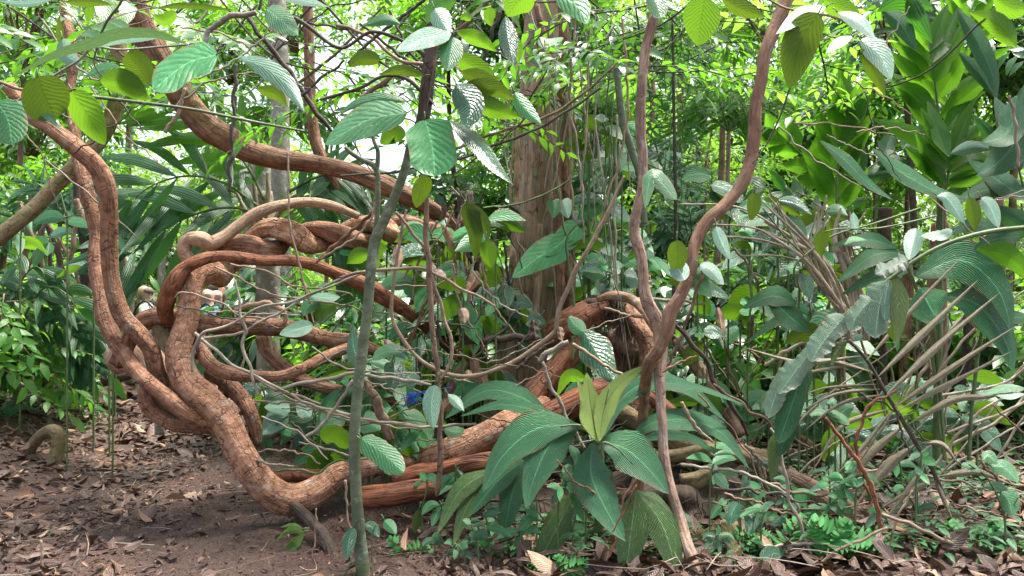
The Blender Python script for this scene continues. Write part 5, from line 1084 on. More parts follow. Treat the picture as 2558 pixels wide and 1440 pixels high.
# ------------------------------------------------------------------ vines and twigs
def sticks(rows, name, cat, group=None):
    for j, (s, d, mt, lb) in enumerate(rows):
        stick(name, s, d, M[mt], lb, cat, group, lump=.1, wig=.006, seed=300 + j)
sticks([
    ('437,745,5 450,731,5 480,732,5 515,745,5 562,765,5 600,785,5 650,800,5 695,820,4', 5.3, 'twig', 'bent twig crossing the front of the elbowed liana'),
    ('442,765,4 475,770,4 525,785,4 587,800,4 625,810,4', 5.3, 'twigdark', 'short dark twig under the bent one across the elbowed liana'),
    ('486,832,9 537,877,8 595,917,8 690,970,7 800,1010,6', 5.25, 'twigpale', 'straight pale green stick slanting down right from the big liana'),
    ('480,930,9 483,880,8 507,837,8 540,820,8 600,800,7 650,770,7 765,742,6 860,700,6 915,680,5', 5.2, 'twigpale', 'grey stick curving up from the big liana towards the sapling'),
    ('507,847,8 575,835,7 625,820,7 700,782,6 775,735,6 912,677,6', 5.3, 'twigpale', 'grey stick just below the curved one in front of the level liana'),
    ('537,667,5 600,695,5 675,735,5 750,750,5 860,760,4 900,775,4', 5.4, 'twig', 'thin twig drooping right from the liana elbow'),
    ('718,380,5 725,560,6 740,635,6 757,700,6 775,760,5', 5.3, 'twig', 'long straight vine hanging across the twisted lianas'),
    ('575,660,5 675,682,5 737,715,5 862,730,5 882,742,4', 5.45, 'twig', 'thin twig just under the arching red liana'),
    ('587,775,11 625,762,12 670,757,12 700,772,12 715,797,12 705,812,9', 5.5, 'lianaplain', 'small tan hooked vine above the level liana'),
    ('587,700,6 600,772,8 610,822,9 610,880,9 625,920,8 645,990,7', 5.2, 'twigpale', 'pale upright stick in front of the level liana'),
    ('790,657,7 825,622,8 900,560,9 960,500,9', 5.4, 'fibre', 'reddish twig rising right to the sapling above the arching liana'),
    ('500,775,4 600,782,4 750,788,4', 5.35, 'straw', 'straw stem lying along the top of the level liana'),
    ('560,735,5 556,770,6 552,785,5', 5.4, 'redwet', 'dark red upright twig in front of the walkers'),
    ('640,942,8 690,972,9 740,960,9 815,950,9 885,932,9 915,937,9 990,945,9 1077,962,8', 5.2, 'twigpale', 'sinuous pale vine behind the sapling at knee height'),
    ('640,940,7 740,995,7 840,1030,7 890,1042,7 990,1060,8 1077,1066,8 1190,1060,6', 5.15, 'straw', 'long dry rachis sloping through the debris'),
    ('650,950,5 750,1006,5 850,1044,5 960,1062,5 1060,1074,4', 5.2, 'straw', 'thinner dry rachis beside the long one in the debris'),
    ('640,1002,5 740,1010,5 790,1020,5 877,1047,5', 5.2, 'twig', 'straight reddish twig in the debris inside the loop'),
    ('760,1095,9 815,1050,9 882,950,9', 5.1, 'twigpale', 'stout pale stick leaning on the sapling in the debris'),
    ('912,950,12 935,990,22 962,1060,24 975,1100,22', 5.5, 'brownbark', 'short brown root standing right of the sapling'),
    ('1015,524,7 995,615,8 984,715,9 981,783,9 995,833,10 1038,894,10 1099,927,11 1170,937,11 1270,914,11 1375,836,12 1395,783,12 1438,682,12 1489,581,10 1519,530,9 1560,440,6', 5.4, 'twig', 'long brown vine making a wide U between sapling and stump'),
    ('1065,440,12 1066,560,13 1072,715,14 1085,850,14 1092,950,14 1102,1060,14 1096,1195,14 1090,1240,8', 4.9, 'brownbark', 'slim brown sapling stem hanging straight through the middle'),
    ('988,530,8 1052,608,9 1079,682,9 1105,783,9 1129,850,9 1119,917,8 1099,950,7', 5.0, 'twig', 'bowed vine leaning on the slim middle stem'),
    ('850,695,8 917,678,8 978,670,8 1052,675,8 1112,695,8 1163,725,7 1237,766,6', 5.0, 'twig', 'brown stick arching right in front of the sapling'),
    ('1180,640,5 1186,682,5 1220,732,5 1267,769,5 1320,793,4', 5.6, 'twigpale', 'pale thin vine bowed before the peeling tree'),
    ('1206,520,5 1287,510,5 1375,480,5 1440,440,4', 6.2, 'greenstem', 'green stem crossing the peeling tree at mid height'),
    ('1150,858,14 1220,850,18 1290,843,18 1350,846,14', 6.2, 'darkbark', 'dark broken branch lying before the foot of the peeling tree'),
    ('1142,935,20 1186,873,20 1253,820,18', 6.4, 'mossy', 'mossy prop leaning left of the peeling tree'),
    ('1290,924,9 1337,883,9 1385,852,8', 5.9, 'darkbark', 'dark twig leaning on the steep red trunk'),
    ('1345,905,12 1370,880,14 1420,855,12', 5.8, 'twigpale', 'lichen covered stick above the steep red trunk'),
    ('1430,860,9 1470,885,9 1530,925,8 1580,950,7 1640,985,5', 5.4, 'twig', 'twig crossing the long dark ribbed leaf'),
    ('1355,905,8 1375,960,9 1400,1010,9 1435,1080,9 1460,1120,8', 5.4, 'twigpale', 'pale stick dropping left of the rosette palm'),
    ('1662,925,9 1702,840,9 1740,730,9 1765,640,8', 5.9, 'brownbark', 'straight brown stick crossing behind the right arm of the fork'),
    ('1680,805,10 1720,850,11 1752,885,12 1790,962,12 1840,1030,10 1870,1090,8', 5.6, 'darkbark', 'black branch slanting down right from the vine fork'),
    ('1540,752,9 1620,748,9 1700,752,9 1760,760,6', 6.4, 'twigpale', 'level pale stick behind the vine fork'),
    ('1510,770,6 1560,785,6 1630,800,6 1700,850,5', 5.9, 'twig', 'thin twig from the stump to the fork'),
    ('1740,890,5 1700,905,6 1655,930,6', 4.9, 'fibre', 'side twig poking right from the upright vine'),
    ('1700,1161,8 1760,1168,8 1834,1178,8 1935,1215,8 1985,1255,7 2002,1295,6', 4.9, 'twigpale', 'long pale twig lying over the mossy roots'),
    ('1925,1070,6 1948,1118,9 1968,1228,9 2002,1322,9 2056,1450,10', 4.7, 'twigpale', 'pale bent stick standing up from the bottom right litter'),
    ('2062,1044,8 2136,1141,11 2180,1235,12 2203,1329,13 2212,1410,15', 4.75, 'red', 'reddish bent stick standing before the dead frond'),
    ('2250,970,5 2170,1017,8 2146,1077,9 2140,1128,9 2153,1195,9 2175,1240,8', 4.85, 'red', 'thinner reddish twig hooked over the bent stick'),
    ('1992,1445,9 2119,1363,8 2217,1319,7', 4.6, 'twig', 'brown twig lying across the bright fern'),
    ('2203,1285,9 2304,1326,10 2438,1379,10 2570,1430,11', 4.65, 'twig', 'long brown branch lying to the bottom right corner'),
    ('1895,1366,9 2036,1359,9 2119,1356,8', 4.7, 'twigpale', 'pale broken stick left of the bright fern'),
    ('2010,1295,6 2120,1338,7 2220,1332,6 2320,1350,6 2420,1400,5', 4.8, 'fibre', 'reddish twig over the litter behind the fern'),
    ('1820,1290,4 1900,1270,5 2060,1275,5 2170,1255,4', 5.0, 'twig', 'fine twig over the half rotten log'),
    ('2280,1225,5 2240,1300,6 2215,1390,6', 4.7, 'twig', 'short upright twig right of the bent stick'),
    ('2380,1440,14 2395,1385,15', 4.6, 'brownbark', 'small broken stake at the bottom right'),
    ('1590,1195,5 1560,1250,6 1545,1330,7 1520,1400,7 1510,1450,8', 4.45, 'fibre', 'brown twig in front of the lower palm blades'),
    ('1590,1212,5 1570,1260,5 1530,1330,4', 4.3, 'redwet', 'dark red twiglet against the lower palm blade'),
    ('1390,1150,4 1440,1205,5 1480,1230,6 1510,1290,6', 4.5, 'fibre', 'thin red twig between the palm blades'),
    ('790,1270,4 788,1330,4 780,1400,4', 4.8, 'twig', 'rootlet hanging from the bottom of the J loop'),
    ('862,1200,6 870,1290,5 900,1400,4 915,1450,4', 4.6, 'twig', 'rootlet hanging before the sapling foot'),
    ('690,1178,5 740,1172,6 790,1184,6 812,1167,6 858,1150,5 960,1148,4', 5.2, 'greenstem', 'green runner stem lying inside the J loop'),
    ('747,1105,5 815,1122,6 877,1140,6', 5.2, 'twigpale', 'pale straight twig inside the J loop'),
    ('645,1130,5 690,1124,5 760,1135,5 800,1160,4', 5.25, 'twig', 'brown twig inside the J loop'),
    ('640,1150,6 680,1160,6 735,1165,5', 5.3, 'twigpale', 'splintered stick at the left inside the J loop'),
    ('0,1105,9 30,1118,9 50,1130,8', 7.9, 'twigpale', 'short stick on the path at the left edge'),
    ('220,1150,6 300,1162,7 390,1158,6', 7.3, 'fibre', 'surface root crossing the path'),
    ('240,1184,5 340,1182,5 420,1178,5', 6.95, 'twigpale', 'long thin stick lying on the path'),
    ('5,1338,10 30,1346,10 50,1355,9', 5.12, 'twigpale', 'stub of stick at the bottom left'),
    ('102,1350,7 105,1380,8 104,1420,7', 4.6, 'twig', 'upright brown stub at the bottom left'),
    ('870,160,8 930,95,8 1000,50,8 1070,-10,8', 4.6, 'twigdark', 'dark twig rising to the top edge in front of the sky gap'),
    ('840,64,9 920,90,9 1000,150,9 1080,165,9', 4.7, 'twig', 'brown twig slanting down through the sky gap'),
    ('610,30,10 680,130,13 740,205,13 800,290,12 830,330,8', 4.9, 'darkbark', 'dark branch slanting down left of the sky gap'),
    ('500,124,13 530,72,14 562,46,14 640,32,12', 4.0, 'grey', 'pale green hooked branch at the top left'),
    ('590,160,8 584,260,9 578,380,9 572,480,8', 4.1, 'twigdark', 'dark straight stick hanging in front of the long slanting liana'),
    ('462,220,8 450,270,9 412,332,10', 4.2, 'twig', 'short bare twig end over the long slanting liana'),
    ('750,240,8 800,200,7 860,150,6', 4.8, 'twigdark', 'thin dark twig crossing left of the sky gap'),
    ('900,245,12 960,205,14 1020,155,14', 5.2, 'brownbark', 'thick brown branch stub inside the sky gap'),
    ('850,440,5 1050,420,6 1250,360,7 1400,290,7 1500,220,6', 5.6, 'twigdark', 'long dark twig crossing the peeling tree, the lower one'),
    ('1050,410,5 1200,345,7 1350,300,8 1480,215,6 1560,140,5', 5.7, 'brownbark', 'long brown twig crossing the peeling tree, the middle one'),
    ('1130,440,4 1280,330,5 1330,240,5 1380,150,4', 5.6, 'twigdark', 'fine dark twig climbing steeply before the peeling tree'),
    ('1130,90,14 1180,45,14 1230,-10,14', 5.4, 'brownbark', 'brown branch leaving at the top left of the peeling tree'),
    ('1200,170,9 1225,90,10 1250,30,10', 6.2, 'darkbark', 'dark stem beside the hanging leaf at the top'),
    ('940,470,6 920,560,6 800,650,6', 5.3, 'twig', 'twig falling left from behind the sapling fork'),
    ('2545,420,7 2535,300,8 2520,240,7', 5.2, 'twig', 'thin upright vine in front of the teal blades at right')],
    'twig', 'twig')
rr = np.random.RandomState(91)
def rnd_vines(n, bx, by, dd, lab, ang, ln, wd, mats, name='vine', cat='vine', wig=.006):
    for i in range(n):
        x = rr.uniform(*bx); y = rr.uniform(*by); a = radians(rr.uniform(*ang)); L = rr.uniform(*ln); w = rr.uniform(*wd); d = rr.uniform(*dd)
        x2 = x + cos(a) * L; y2 = y + sin(a) * L; mx = (x + x2) / 2 + rr.uniform(-.12, .12) * L; my = (y + y2) / 2 + rr.uniform(-.12, .12) * L
        stick(name, '%f,%f,%f %f,%f,%f %f,%f,%f' % (x, y, w, mx, my, w, x2, y2, w * .6), d, M[mats[rr.randint(0, len(mats))]], lab, cat, lab + ' group', wig=wig, lump=0)
rnd_vines(26, (1280, 1560), (-30, 300), (6.0, 7.0), 'thin vine trailing down beside or over the peeling tree', (80, 100), (300, 700), (3, 7), ('twigpale', 'greenstem', 'twig'))
rnd_vines(22, (600, 1200), (-30, 250), (5.5, 8.0), 'bare twig criss crossing the sky gap', (-60, 70), (150, 420), (3, 8), ('twigdark', 'twigdark', 'brownbark'), 'twig', 'twig')
rnd_vines(48, (1080, 1270), (460, 800), (6.0, 7.4), 'rootlet dangling around the black rotten trunk', (60, 125), (120, 320), (3, 8), ('twig', 'darkbark', 'darkbark', 'fibre'), 'rootlet', 'root')
rnd_vines(26, (640, 1080), (700, 1150), (5.0, 6.2), 'fine twig tangled in the thicket between the J loop and the sapling', (-30, 35), (110, 330), (2.5, 5.5), ('twig', 'twigpale', 'twigdark'), 'twig', 'twig')
rnd_vines(24, (1150, 1500), (780, 1150), (5.2, 6.4), 'fine twig tangled over the roots below the peeling tree', (-60, 60), (110, 280), (2.5, 5), ('twig', 'twigdark', 'twigpale'), 'twig', 'twig')
rnd_vines(30, (1700, 2500), (560, 1000), (5.6, 8), 'thin stem standing in the thicket around the dead palms', (60, 120), (150, 380), (3, 8), ('twigdark', 'greenstem', 'brownbark', 'twig'), 'stem', 'stem')
rnd_vines(26, (1780, 2540), (1180, 1420), (4.7, 5.8), 'fallen twig over the litter below the dead palms', (-25, 30), (120, 330), (3, 8), ('twig', 'twigdark', 'brownbark', 'twigpale'), 'twig', 'twig', .01)
rnd_vines(16, (0, 620), (0, 420), (4.2, 6.5), 'thin twig in the leaves of the upper left', (-40, 60), (120, 300), (3, 6), ('twig', 'twigdark', 'twigpale'), 'twig', 'twig')
rnd_vines(16, (1750, 2540), (60, 520), (5, 7), 'thin twig in the leaves of the upper right', (-70, 70), (120, 320), (3, 5), ('twig', 'twigdark', 'twigpale'), 'twig', 'twig')
rnd_vines(14, (20, 270), (420, 700), (8, 10.5), 'dark bare stem leaning in the left thicket', (60, 120), (200, 420), (7, 18), ('darkbark', 'brownbark'), 'stem', 'stem')

rnd_vines(26, (1800, 2480), (900, 1280), (5.2, 6.6), 'straw coloured dry stem slanting among the dead fronds', (-62, -18), (180, 460), (3, 9), ('straw', 'straw', 'twigpale'), 'dry_stem', 'stem', .004)
rnd_vines(22, (1700, 2500), (950, 1400), (4.9, 6.2), 'dark stick leaning over the litter at lower right', (20, 75), (120, 340), (4, 10), ('twigdark', 'brownbark', 'twig'), 'stick', 'stick', .008)
rnd_vines(16, (980, 1500), (1180, 1420), (4.7, 5.6), 'brown twig over the litter below the wide palm blades', (-35, 60), (90, 260), (3, 7), ('twig', 'fibre', 'twigdark'), 'twig', 'twig', .008)
def canopy():
    rng = np.random.RandomState(909)
    for i in range(46):
        px = rng.uniform(-60, 2600); py = rng.uniform(-90, 190) + (60 if px < 1250 else 0); d = rng.uniform(5.2, 8.5)
        big = rng.rand() < .5
        if 1210 < px < 1450: px += 260
        mb = MB(); n = rng.randint(3, 7)
        c = P(px, py, d)
        sp = spray_tmpl(8 if big else 11, .55, .20 if big else .12, .085 if big else .05, .3, rng)
        az = rng.uniform(0, 6.28); a = az + rng.uniform(-.9, .9, n)
        q = np.linspace(.1, 1, n)
        Tr = c + np.stack([-np.sin(az) * q * .9, np.cos(az) * q * .9, -.25 * q ** 2], -1)
        Rm = rot(rng.uniform(-.5, .1, n), rng.uniform(-.4, .4, n), a)
        scatter(mb, sp[0], Rm, rng.uniform(.8, 1.2, n), Tr, rng.rand(n), 0); scatter(mb, sp[1], Rm, np.ones(n), Tr, None, 1)
        up = c + np.array([np.sin(az) * .5, -np.cos(az) * .3, rng.uniform(.2, .6)])
        tube(mb, np.column_stack([np.vstack([up, c, Tr[n // 2], Tr[-1]]), [.009, .007, .005, .003]]), seg=6, lump=0, slot=1, step=.05)
        o = mb.obj('leafy_twig', [M[('bg1', 'bg2' if px > 1250 else 'bg1', 'bg3', 'bg1')[rng.randint(0, 4)]], M['twigdark']], origin=tuple(c))
        lb = ('large leaved' if big else 'small leaved') + ' twig hanging in from the canopy ' + ('at upper left' if px < 850 else 'at top centre' if px < 1700 else 'at upper right')
        tag(o, lb, 'branch', lb + ' group')
canopy()

# scattered medium leaves on thin stems fill the thicket
def seedlings(n, bx, by, dd, mats, lab, wr=(26, 54), lr=(60, 130)):
    for i in range(n):
        x = rr.uniform(*bx); y = rr.uniform(*by); d = rr.uniform(*dd)
        g0 = P(x, y, d); yg = CY + (EYE - float(gz(g0[0], d))) / d * F; y0 = max(y, yg)
        t = thing('seedling', tuple(P(x, y0, d)), lab, 'plant', lab + ' group')
        mb = MB(); top = y - rr.uniform(60, 130); tx = x + rr.uniform(-30, 30)
        tube(mb, spec('%f,%f,5 %f,%f,5 %f,%f,5 %f,%f,3' % (x, y0 + 3, x + 1, min(y, y0 - 4), (x + tx) / 2 + 6, (y + top) / 2, tx, top), d), seg=5, lump=0); mb.obj('stem', M['greenstem'], t)
        for j in range(rr.randint(4, 8)):
            q = rr.uniform(.3, 1); sx = x + (tx - x) * q; sy = y + (top - y) * q
            a = rr.uniform(0, 2 * pi); L = rr.uniform(*lr); ex = sx + cos(a) * L; ey = sy + sin(a) * L * .6 + L * .25
            hi = sy - abs(sin(a)) * 8
            mt = mats[rr.randint(0, len(mats))]
            leaf(t, [(sx, sy), ((sx + ex) / 2, (sy + ey) / 2 - L * .12), (ex, ey)], rr.uniform(*wr), d + rr.uniform(-.15, .15), mt, k=(rr.uniform(.3, .9) if mt not in ('lime', 'olive') else -.3), kind=('ovate', 'lance', 'lance')[rr.randint(0, 3)], n=9, m=2, cup=rr.uniform(-.2, .6), kx=rr.uniform(-.8, .8))
seedlings(16, (660, 1080), (1000, 1180), (5.7, 6.8), ('teal', 'blue', 'teal', 'tealbright', 'lime'), 'broad leaved seedling in the thicket inside the J loop')
seedlings(14, (900, 1260), (620, 980), (6.0, 7.4), ('teal', 'lime', 'lime', 'blue', 'tealbright'), 'leafy sprout behind the forked sapling')
seedlings(12, (1440, 1640), (700, 1050), (6.5, 7.6), ('teal', 'tealbright', 'blue', 'lime'), 'leafy sprout between peeling tree and vine fork')
seedlings(18, (1720, 2120), (820, 1180), (6.0, 7.6), ('teal', 'blue', 'teal', 'lime', 'tealbright'), 'leafy sprout right of the vine fork')
seedlings(14, (1760, 2520), (1200, 1420), (4.8, 5.8), ('teal', 'blue', 'tealbright'), 'small seedling in the litter at lower right', (14, 26), (26, 52))
seedlings(12, (2100, 2540), (1000, 1180), (6.0, 7.2), ('teal', 'blue', 'blue', 'lime'), 'leafy sprout under the right hand palms')
seedlings(10, (1000, 1500), (1270, 1420), (4.6, 5.2), ('teal', 'blue'), 'small seedling among the litter at bottom centre', (12, 24), (24, 50))
seedlings(12, (0, 300), (880, 1010), (9.2, 12), ('teal', 'blue', 'teal', 'tealbright'), 'seedling on the litter bank at far left', (16, 32), (50, 100))
seedlings(6, (0, 330), (560, 780), (6.8, 8.6), ('teal', 'blue', 'lime', 'teal'), 'leafy sprout in front of the left thicket', (16, 36), (40, 90))

seedlings(11, (980, 1500), (1250, 1430), (4.6, 5.4), ('teal', 'tealbright', 'blue'), 'leafy herb in the shade below the wide palm blades', (12, 24), (34, 76))
seedlings(14, (1720, 2540), (1180, 1430), (4.7, 6.0), ('teal', 'teal', 'blue', 'tealbright'), 'leafy herb among the sticks at lower right', (13, 26), (36, 84))
seedlings(7, (1120, 1300), (760, 960), (6.3, 7.1), ('teal', 'blue', 'tealbright', 'lime', 'blue'), 'climber sprig clothing the foot of the peeling tree', (26, 48), (60, 110))
seedlings(16, (1700, 2100), (520, 900), (5.8, 7.6), ('teal', 'blue', 'tealbright', 'olive', 'blue'), 'leafy shoot right of the dark brown vine', (24, 44), (50, 100))
seedlings(12, (1440, 1640), (380, 760), (6.4, 8), ('teal', 'blue', 'tealbright', 'lime'), 'leafy shoot between the peeling tree and the pale upright vine', (20, 38), (50, 90))
def ground_cover():
    rng = np.random.RandomState(66); mb = MB(); N = 8200
    lt = leaf_tmpl(1, .42, .3, .3, n=4)
    cx = rng.uniform(-.7, .7, 640); cy = 4.6 + 6.5 * rng.rand(640); cx = cx * cy
    ok = (cx > 0.1 + .0 * cy) | (cy > 8.2) | ((cx < -.60 * cy) & (cy > 7.5))
    ok &= ~((cx > -.52 * cy) & (cx < -.25 * cy) & (cy < 14) & (cx < 0))
    cx, cy = cx[ok], cy[ok]
    i = rng.randint(0, len(cx), N)
    x = cx[i] + rng.randn(N) * .05; y = cy[i] + rng.randn(N) * .05
    z = gz(x, y) + rng.uniform(.03, .16, N)
    az = np.arctan2(y - cy[i], x - cx[i]) - pi / 2
    scatter(mb, lt, rot(rng.uniform(-.2, .6, N), rng.uniform(-.4, .4, N), az), rng.uniform(.04, .11, N), np.stack([x, y, z], -1), rng.rand(N), 0)
    tag(mb.obj('ground_cover', [M['teal']]), 'low green herbs sprouting through the leaf litter', 'ground cover', kind='stuff')
ground_cover()

# fibrous stump
def lump_obj(name, px, py, d, rx, ry, rz, mat, label, cat, seed, fib=0):
    rng = np.random.RandomState(seed)
    c = P(px, py, d); n1, n2 = 40, 24
    th = np.linspace(0, 2 * pi, n1, endpoint=False); ph = np.linspace(0.02, pi - 0.02, n2)
    TH, PH = np.meshgrid(th, ph)
    r = 1 + 0 * TH
    for k in range(9):
        a, b, p = rng.randint(1, 7), rng.uniform(1, 8), rng.uniform(0, 6, 2); r = r + 0.09 * np.sin(a * TH + p[0]) * np.sin(b * PH + p[1])
    V = np.stack([c[0] + rx * r * np.sin(PH) * np.cos(TH), c[1] + ry * r * np.sin(PH) * np.sin(TH), c[2] + rz * r * np.cos(PH)], -1)
    mb = MB(); mb.add(V, grid_quads(n2, n1, True), np.stack([rx * np.cos(TH), rx * np.sin(TH), PH * rz], -1) + seed)
    for i in range(fib):
        a = rng.uniform(0, 2 * pi); q = rng.uniform(.5, 1.1)
        p0 = c + np.array([rx * cos(a) * q, -ry * abs(sin(a)), rz * rng.uniform(-.2, .9)]); p1 = p0 + np.array([rng.uniform(-.1, .1), rng.uniform(-.05, .02), -rng.uniform(.08, .28)])
        tube(mb, [[*p0, .004], [*((p0 + p1) / 2 + rng.randn(3) * .025), .004], [*p1, .002]], seg=4, lump=0, step=.04, rng=rng)
    return tag(mb.obj(name, M[mat], origin=tuple(c)), label, cat)
lump_obj('root_stump', 1510, 765, 6.5, .16, .15, .10, 'darkbark', 'shaggy fibrous stump of matted rootlets right of the peeling tree', 'stump', 5, 70)
lump_obj('root_mass', 1560, 860, 6.8, .26, .25, .28, 'brownbark', 'dark tangled root mass under the shaggy stump', 'roots', 6, 90)
lump_obj('root_mass', 1190, 1270, 5.9, .75, .35, .22, 'darkbark', 'earthy root mass beneath the red lianas, coloured dark for the shade there', 'roots', 8, 110)  # dark bark colour stands in for the shade under the lianas
lump_obj('root_mass', 1700, 1260, 5.9, .6, .4, .22, 'darkbark', 'earthy mound under the mossy roots, coloured dark for the shade there', 'roots', 9, 60)  # mound coloured dark so the gaps below the roots read as shaded
lump_obj('mossy_mound', 1800, 1400, 5.0, .20, .2, .20, 'mossy', 'mossy brown mound at the foot of the right vine', 'mound', 10, 10)
lump_obj('root_mass', 1160, 620, 7.7, .16, .15, .30, 'darkbark', 'clump of dead leaves and rootlets hanging left of the peeling tree', 'roots', 11, 100)

# blue rope
t = thing('rope', tuple(P(1020, 990, 5.55)), 'frayed bright blue plastic rope knotted on a root in the thicket', 'rope')
mrope = simple('blue_plastic', (0.02, 0.10, 0.50), rough=.5, scale=200)
rng = np.random.RandomState(4)
for s in ('1060,980,2 1035,996,3 1006,1016,2', '1075,990,2 1040,1002,3 1008,1018,2', '1130,968,2 1075,975,2 1040,985,3', '1000,998,2 1018,992,3 1040,990,3'):
    mb = MB(); tube(mb, spec(s, 5.5), seg=6, lump=0, rng=rng); mb.obj('strand', mrope, t)
mb = MB()
for i in range(14):
    a = rng.randn(4, 2) * np.array([9, 5]) + np.array([1028, 990]); tube(mb, np.column_stack([P(a[:, 0], a[:, 1], 5.5 + rng.uniform(-.02, .02)), np.full(4, .002)]), seg=5, lump=0, step=.01)
mb.obj('knot', mrope, t)

# dead leaves caught in the hanging roots
rng = np.random.RandomState(18)
for i in range(26):
    x = rng.uniform(960, 1290); y = rng.uniform(500, 1000); a = rng.uniform(.6, 2.4); L = rng.uniform(30, 70); d = rng.uniform(5.7, 6.9)
    mb = MB(); b_ = hleaf(mb, [(x, y), (x + cos(a) * L * .5 + 5, y + sin(a) * L * .5), (x + cos(a) * L, y + sin(a) * L)], rng.uniform(14, 30), d, k=rng.uniform(-.4, .8), cup=.9, wave=.2, n=10, m=3, rng=rng)
    tag(mb.obj('dead_leaf', M['litter' if rng.rand() < .6 else 'litterpale'], origin=tuple(b_)), 'withered brown leaf caught in the hanging roots left of the peeling tree', 'leaf', 'withered leaves caught in the hanging roots')
# single big fallen leaves
rng = np.random.RandomState(8)
for x, y, w, L, mt, lb in [(200, 1050, 44, 60, 'litterpale', 'large pale crumpled fallen leaf beside the path at left'), (525, 1310, 24, 44, 'silver', 'grey white fallen leaf on the path left of the sapling'), (130, 1335, 16, 40, 'teal', 'green fallen leaf on the path at lower left'), (395, 1245, 26, 30, 'litter', 'mauve fallen leaf on the middle of the path'), (1300, 1370, 60, 70, 'litterpale', 'large tan fallen leaf under the palm blades'), (1190, 1385, 30, 70, 'litter', 'long brown fallen leaf at bottom centre'), (1820, 1250, 50, 66, 'litter', 'brown withered leaf hanging in front of the mossy roots'), (1335, 825, 34, 50, 'litter', 'mauve dead leaf resting at the foot of the peeling tree'), (1400, 835, 26, 40, 'litterpale', 'pale dead leaf resting beside the mauve one'), (2310, 1260, 40, 60, 'litterpale', 'tan fallen leaf under the dead frond'), (2400, 1290, 44, 60, 'litter', 'grey brown fallen leaf right of the dead frond'), (1800, 810, 30, 90, 'litterpale', 'brown dead frond tip hanging in the green right of the fork')]:
    if mt is None: continue
    d = 1.6 * F / max(y - CY, 60); d = (d if y > 900 else min(d, 6.2)) - 0.05
    a = rng.uniform(-.5, .5) if y > 900 else 1.4
    mb = MB(); o_ = hleaf(mb, [(x - L / 2 * cos(a), y - L / 2 * sin(a)), (x, y - 5), (x + L / 2 * cos(a), y + L / 2 * sin(a))], w * .8, d, k=2.4 if y > 900 else .3, cup=.9, wave=.35, n=14, torn=.35, rng=rng)
    tag(mb.obj('fallen_leaf' if y > 900 else 'dead_leaf', M[mt], origin=tuple(o_)), lb, 'leaf')

# ------------------------------------------------------------------ the walkers
m_skin = simple('skin', (0.66, 0.40, 0.31), rough=.5, noise=.08, scale=8)
m_hair = simple('grey_hair', (0.19, 0.155, 0.13), rough=.8, noise=.4, scale=90)
m_shoe = simple('shoe_cloth', (0.05, 0.06, 0.10), rough=.7)
m_pack = simple('backpack_nylon', (0.025, 0.03, 0.04), rough=.6)
m_strap = simple('grey_strap', (0.35, 0.36, 0.38), rough=.6)
m_eye = simple('eye', (0.03, 0.02, 0.02), rough=.2)
def skinmesh(name, verts, edges, radii, mat, parent, sub=2, root=0):
    me = bpy.data.meshes.new(name); me.from_pydata([tuple(v) for v in verts], edges, []); me.update()
    o = bpy.data.objects.new(name, me); COL.objects.link(o); o.parent = parent
    me.materials.append(mat)
    o.modifiers.new('Skin', 'SKIN').use_smooth_shade = True
    o.modifiers['Skin'].branch_smoothing = 0.6
    ss = o.modifiers.new('Sub', 'SUBSURF'); ss.levels = ss.render_levels = sub
    for i, r in enumerate(radii):
        sv = me.skin_vertices[0].data[i]; sv.radius = (r, r) if not isinstance(r, tuple) else r; sv.use_root = (i == root)
    return o
def ellipsoid(name, c, r, mat, parent, cut=None, n=20, noise=0.0):
    th = np.linspace(0, 2 * pi, n, endpoint=False); ph = np.linspace(0.01, pi * (cut or .995), n // 2 + 1); TH, PH = np.meshgrid(th, ph)
    V = np.stack([c[0] + r[0] * np.sin(PH) * np.cos(TH), c[1] + r[1] * np.sin(PH) * np.sin(TH), c[2] + r[2] * np.cos(PH)], -1)
    mb = MB(); mb.add(V, grid_quads(n // 2 + 1, n, True), V)
    me = mb.mesh(name, mat); o = bpy.data.objects.new(name, me); COL.objects.link(o); o.parent = parent
    return o
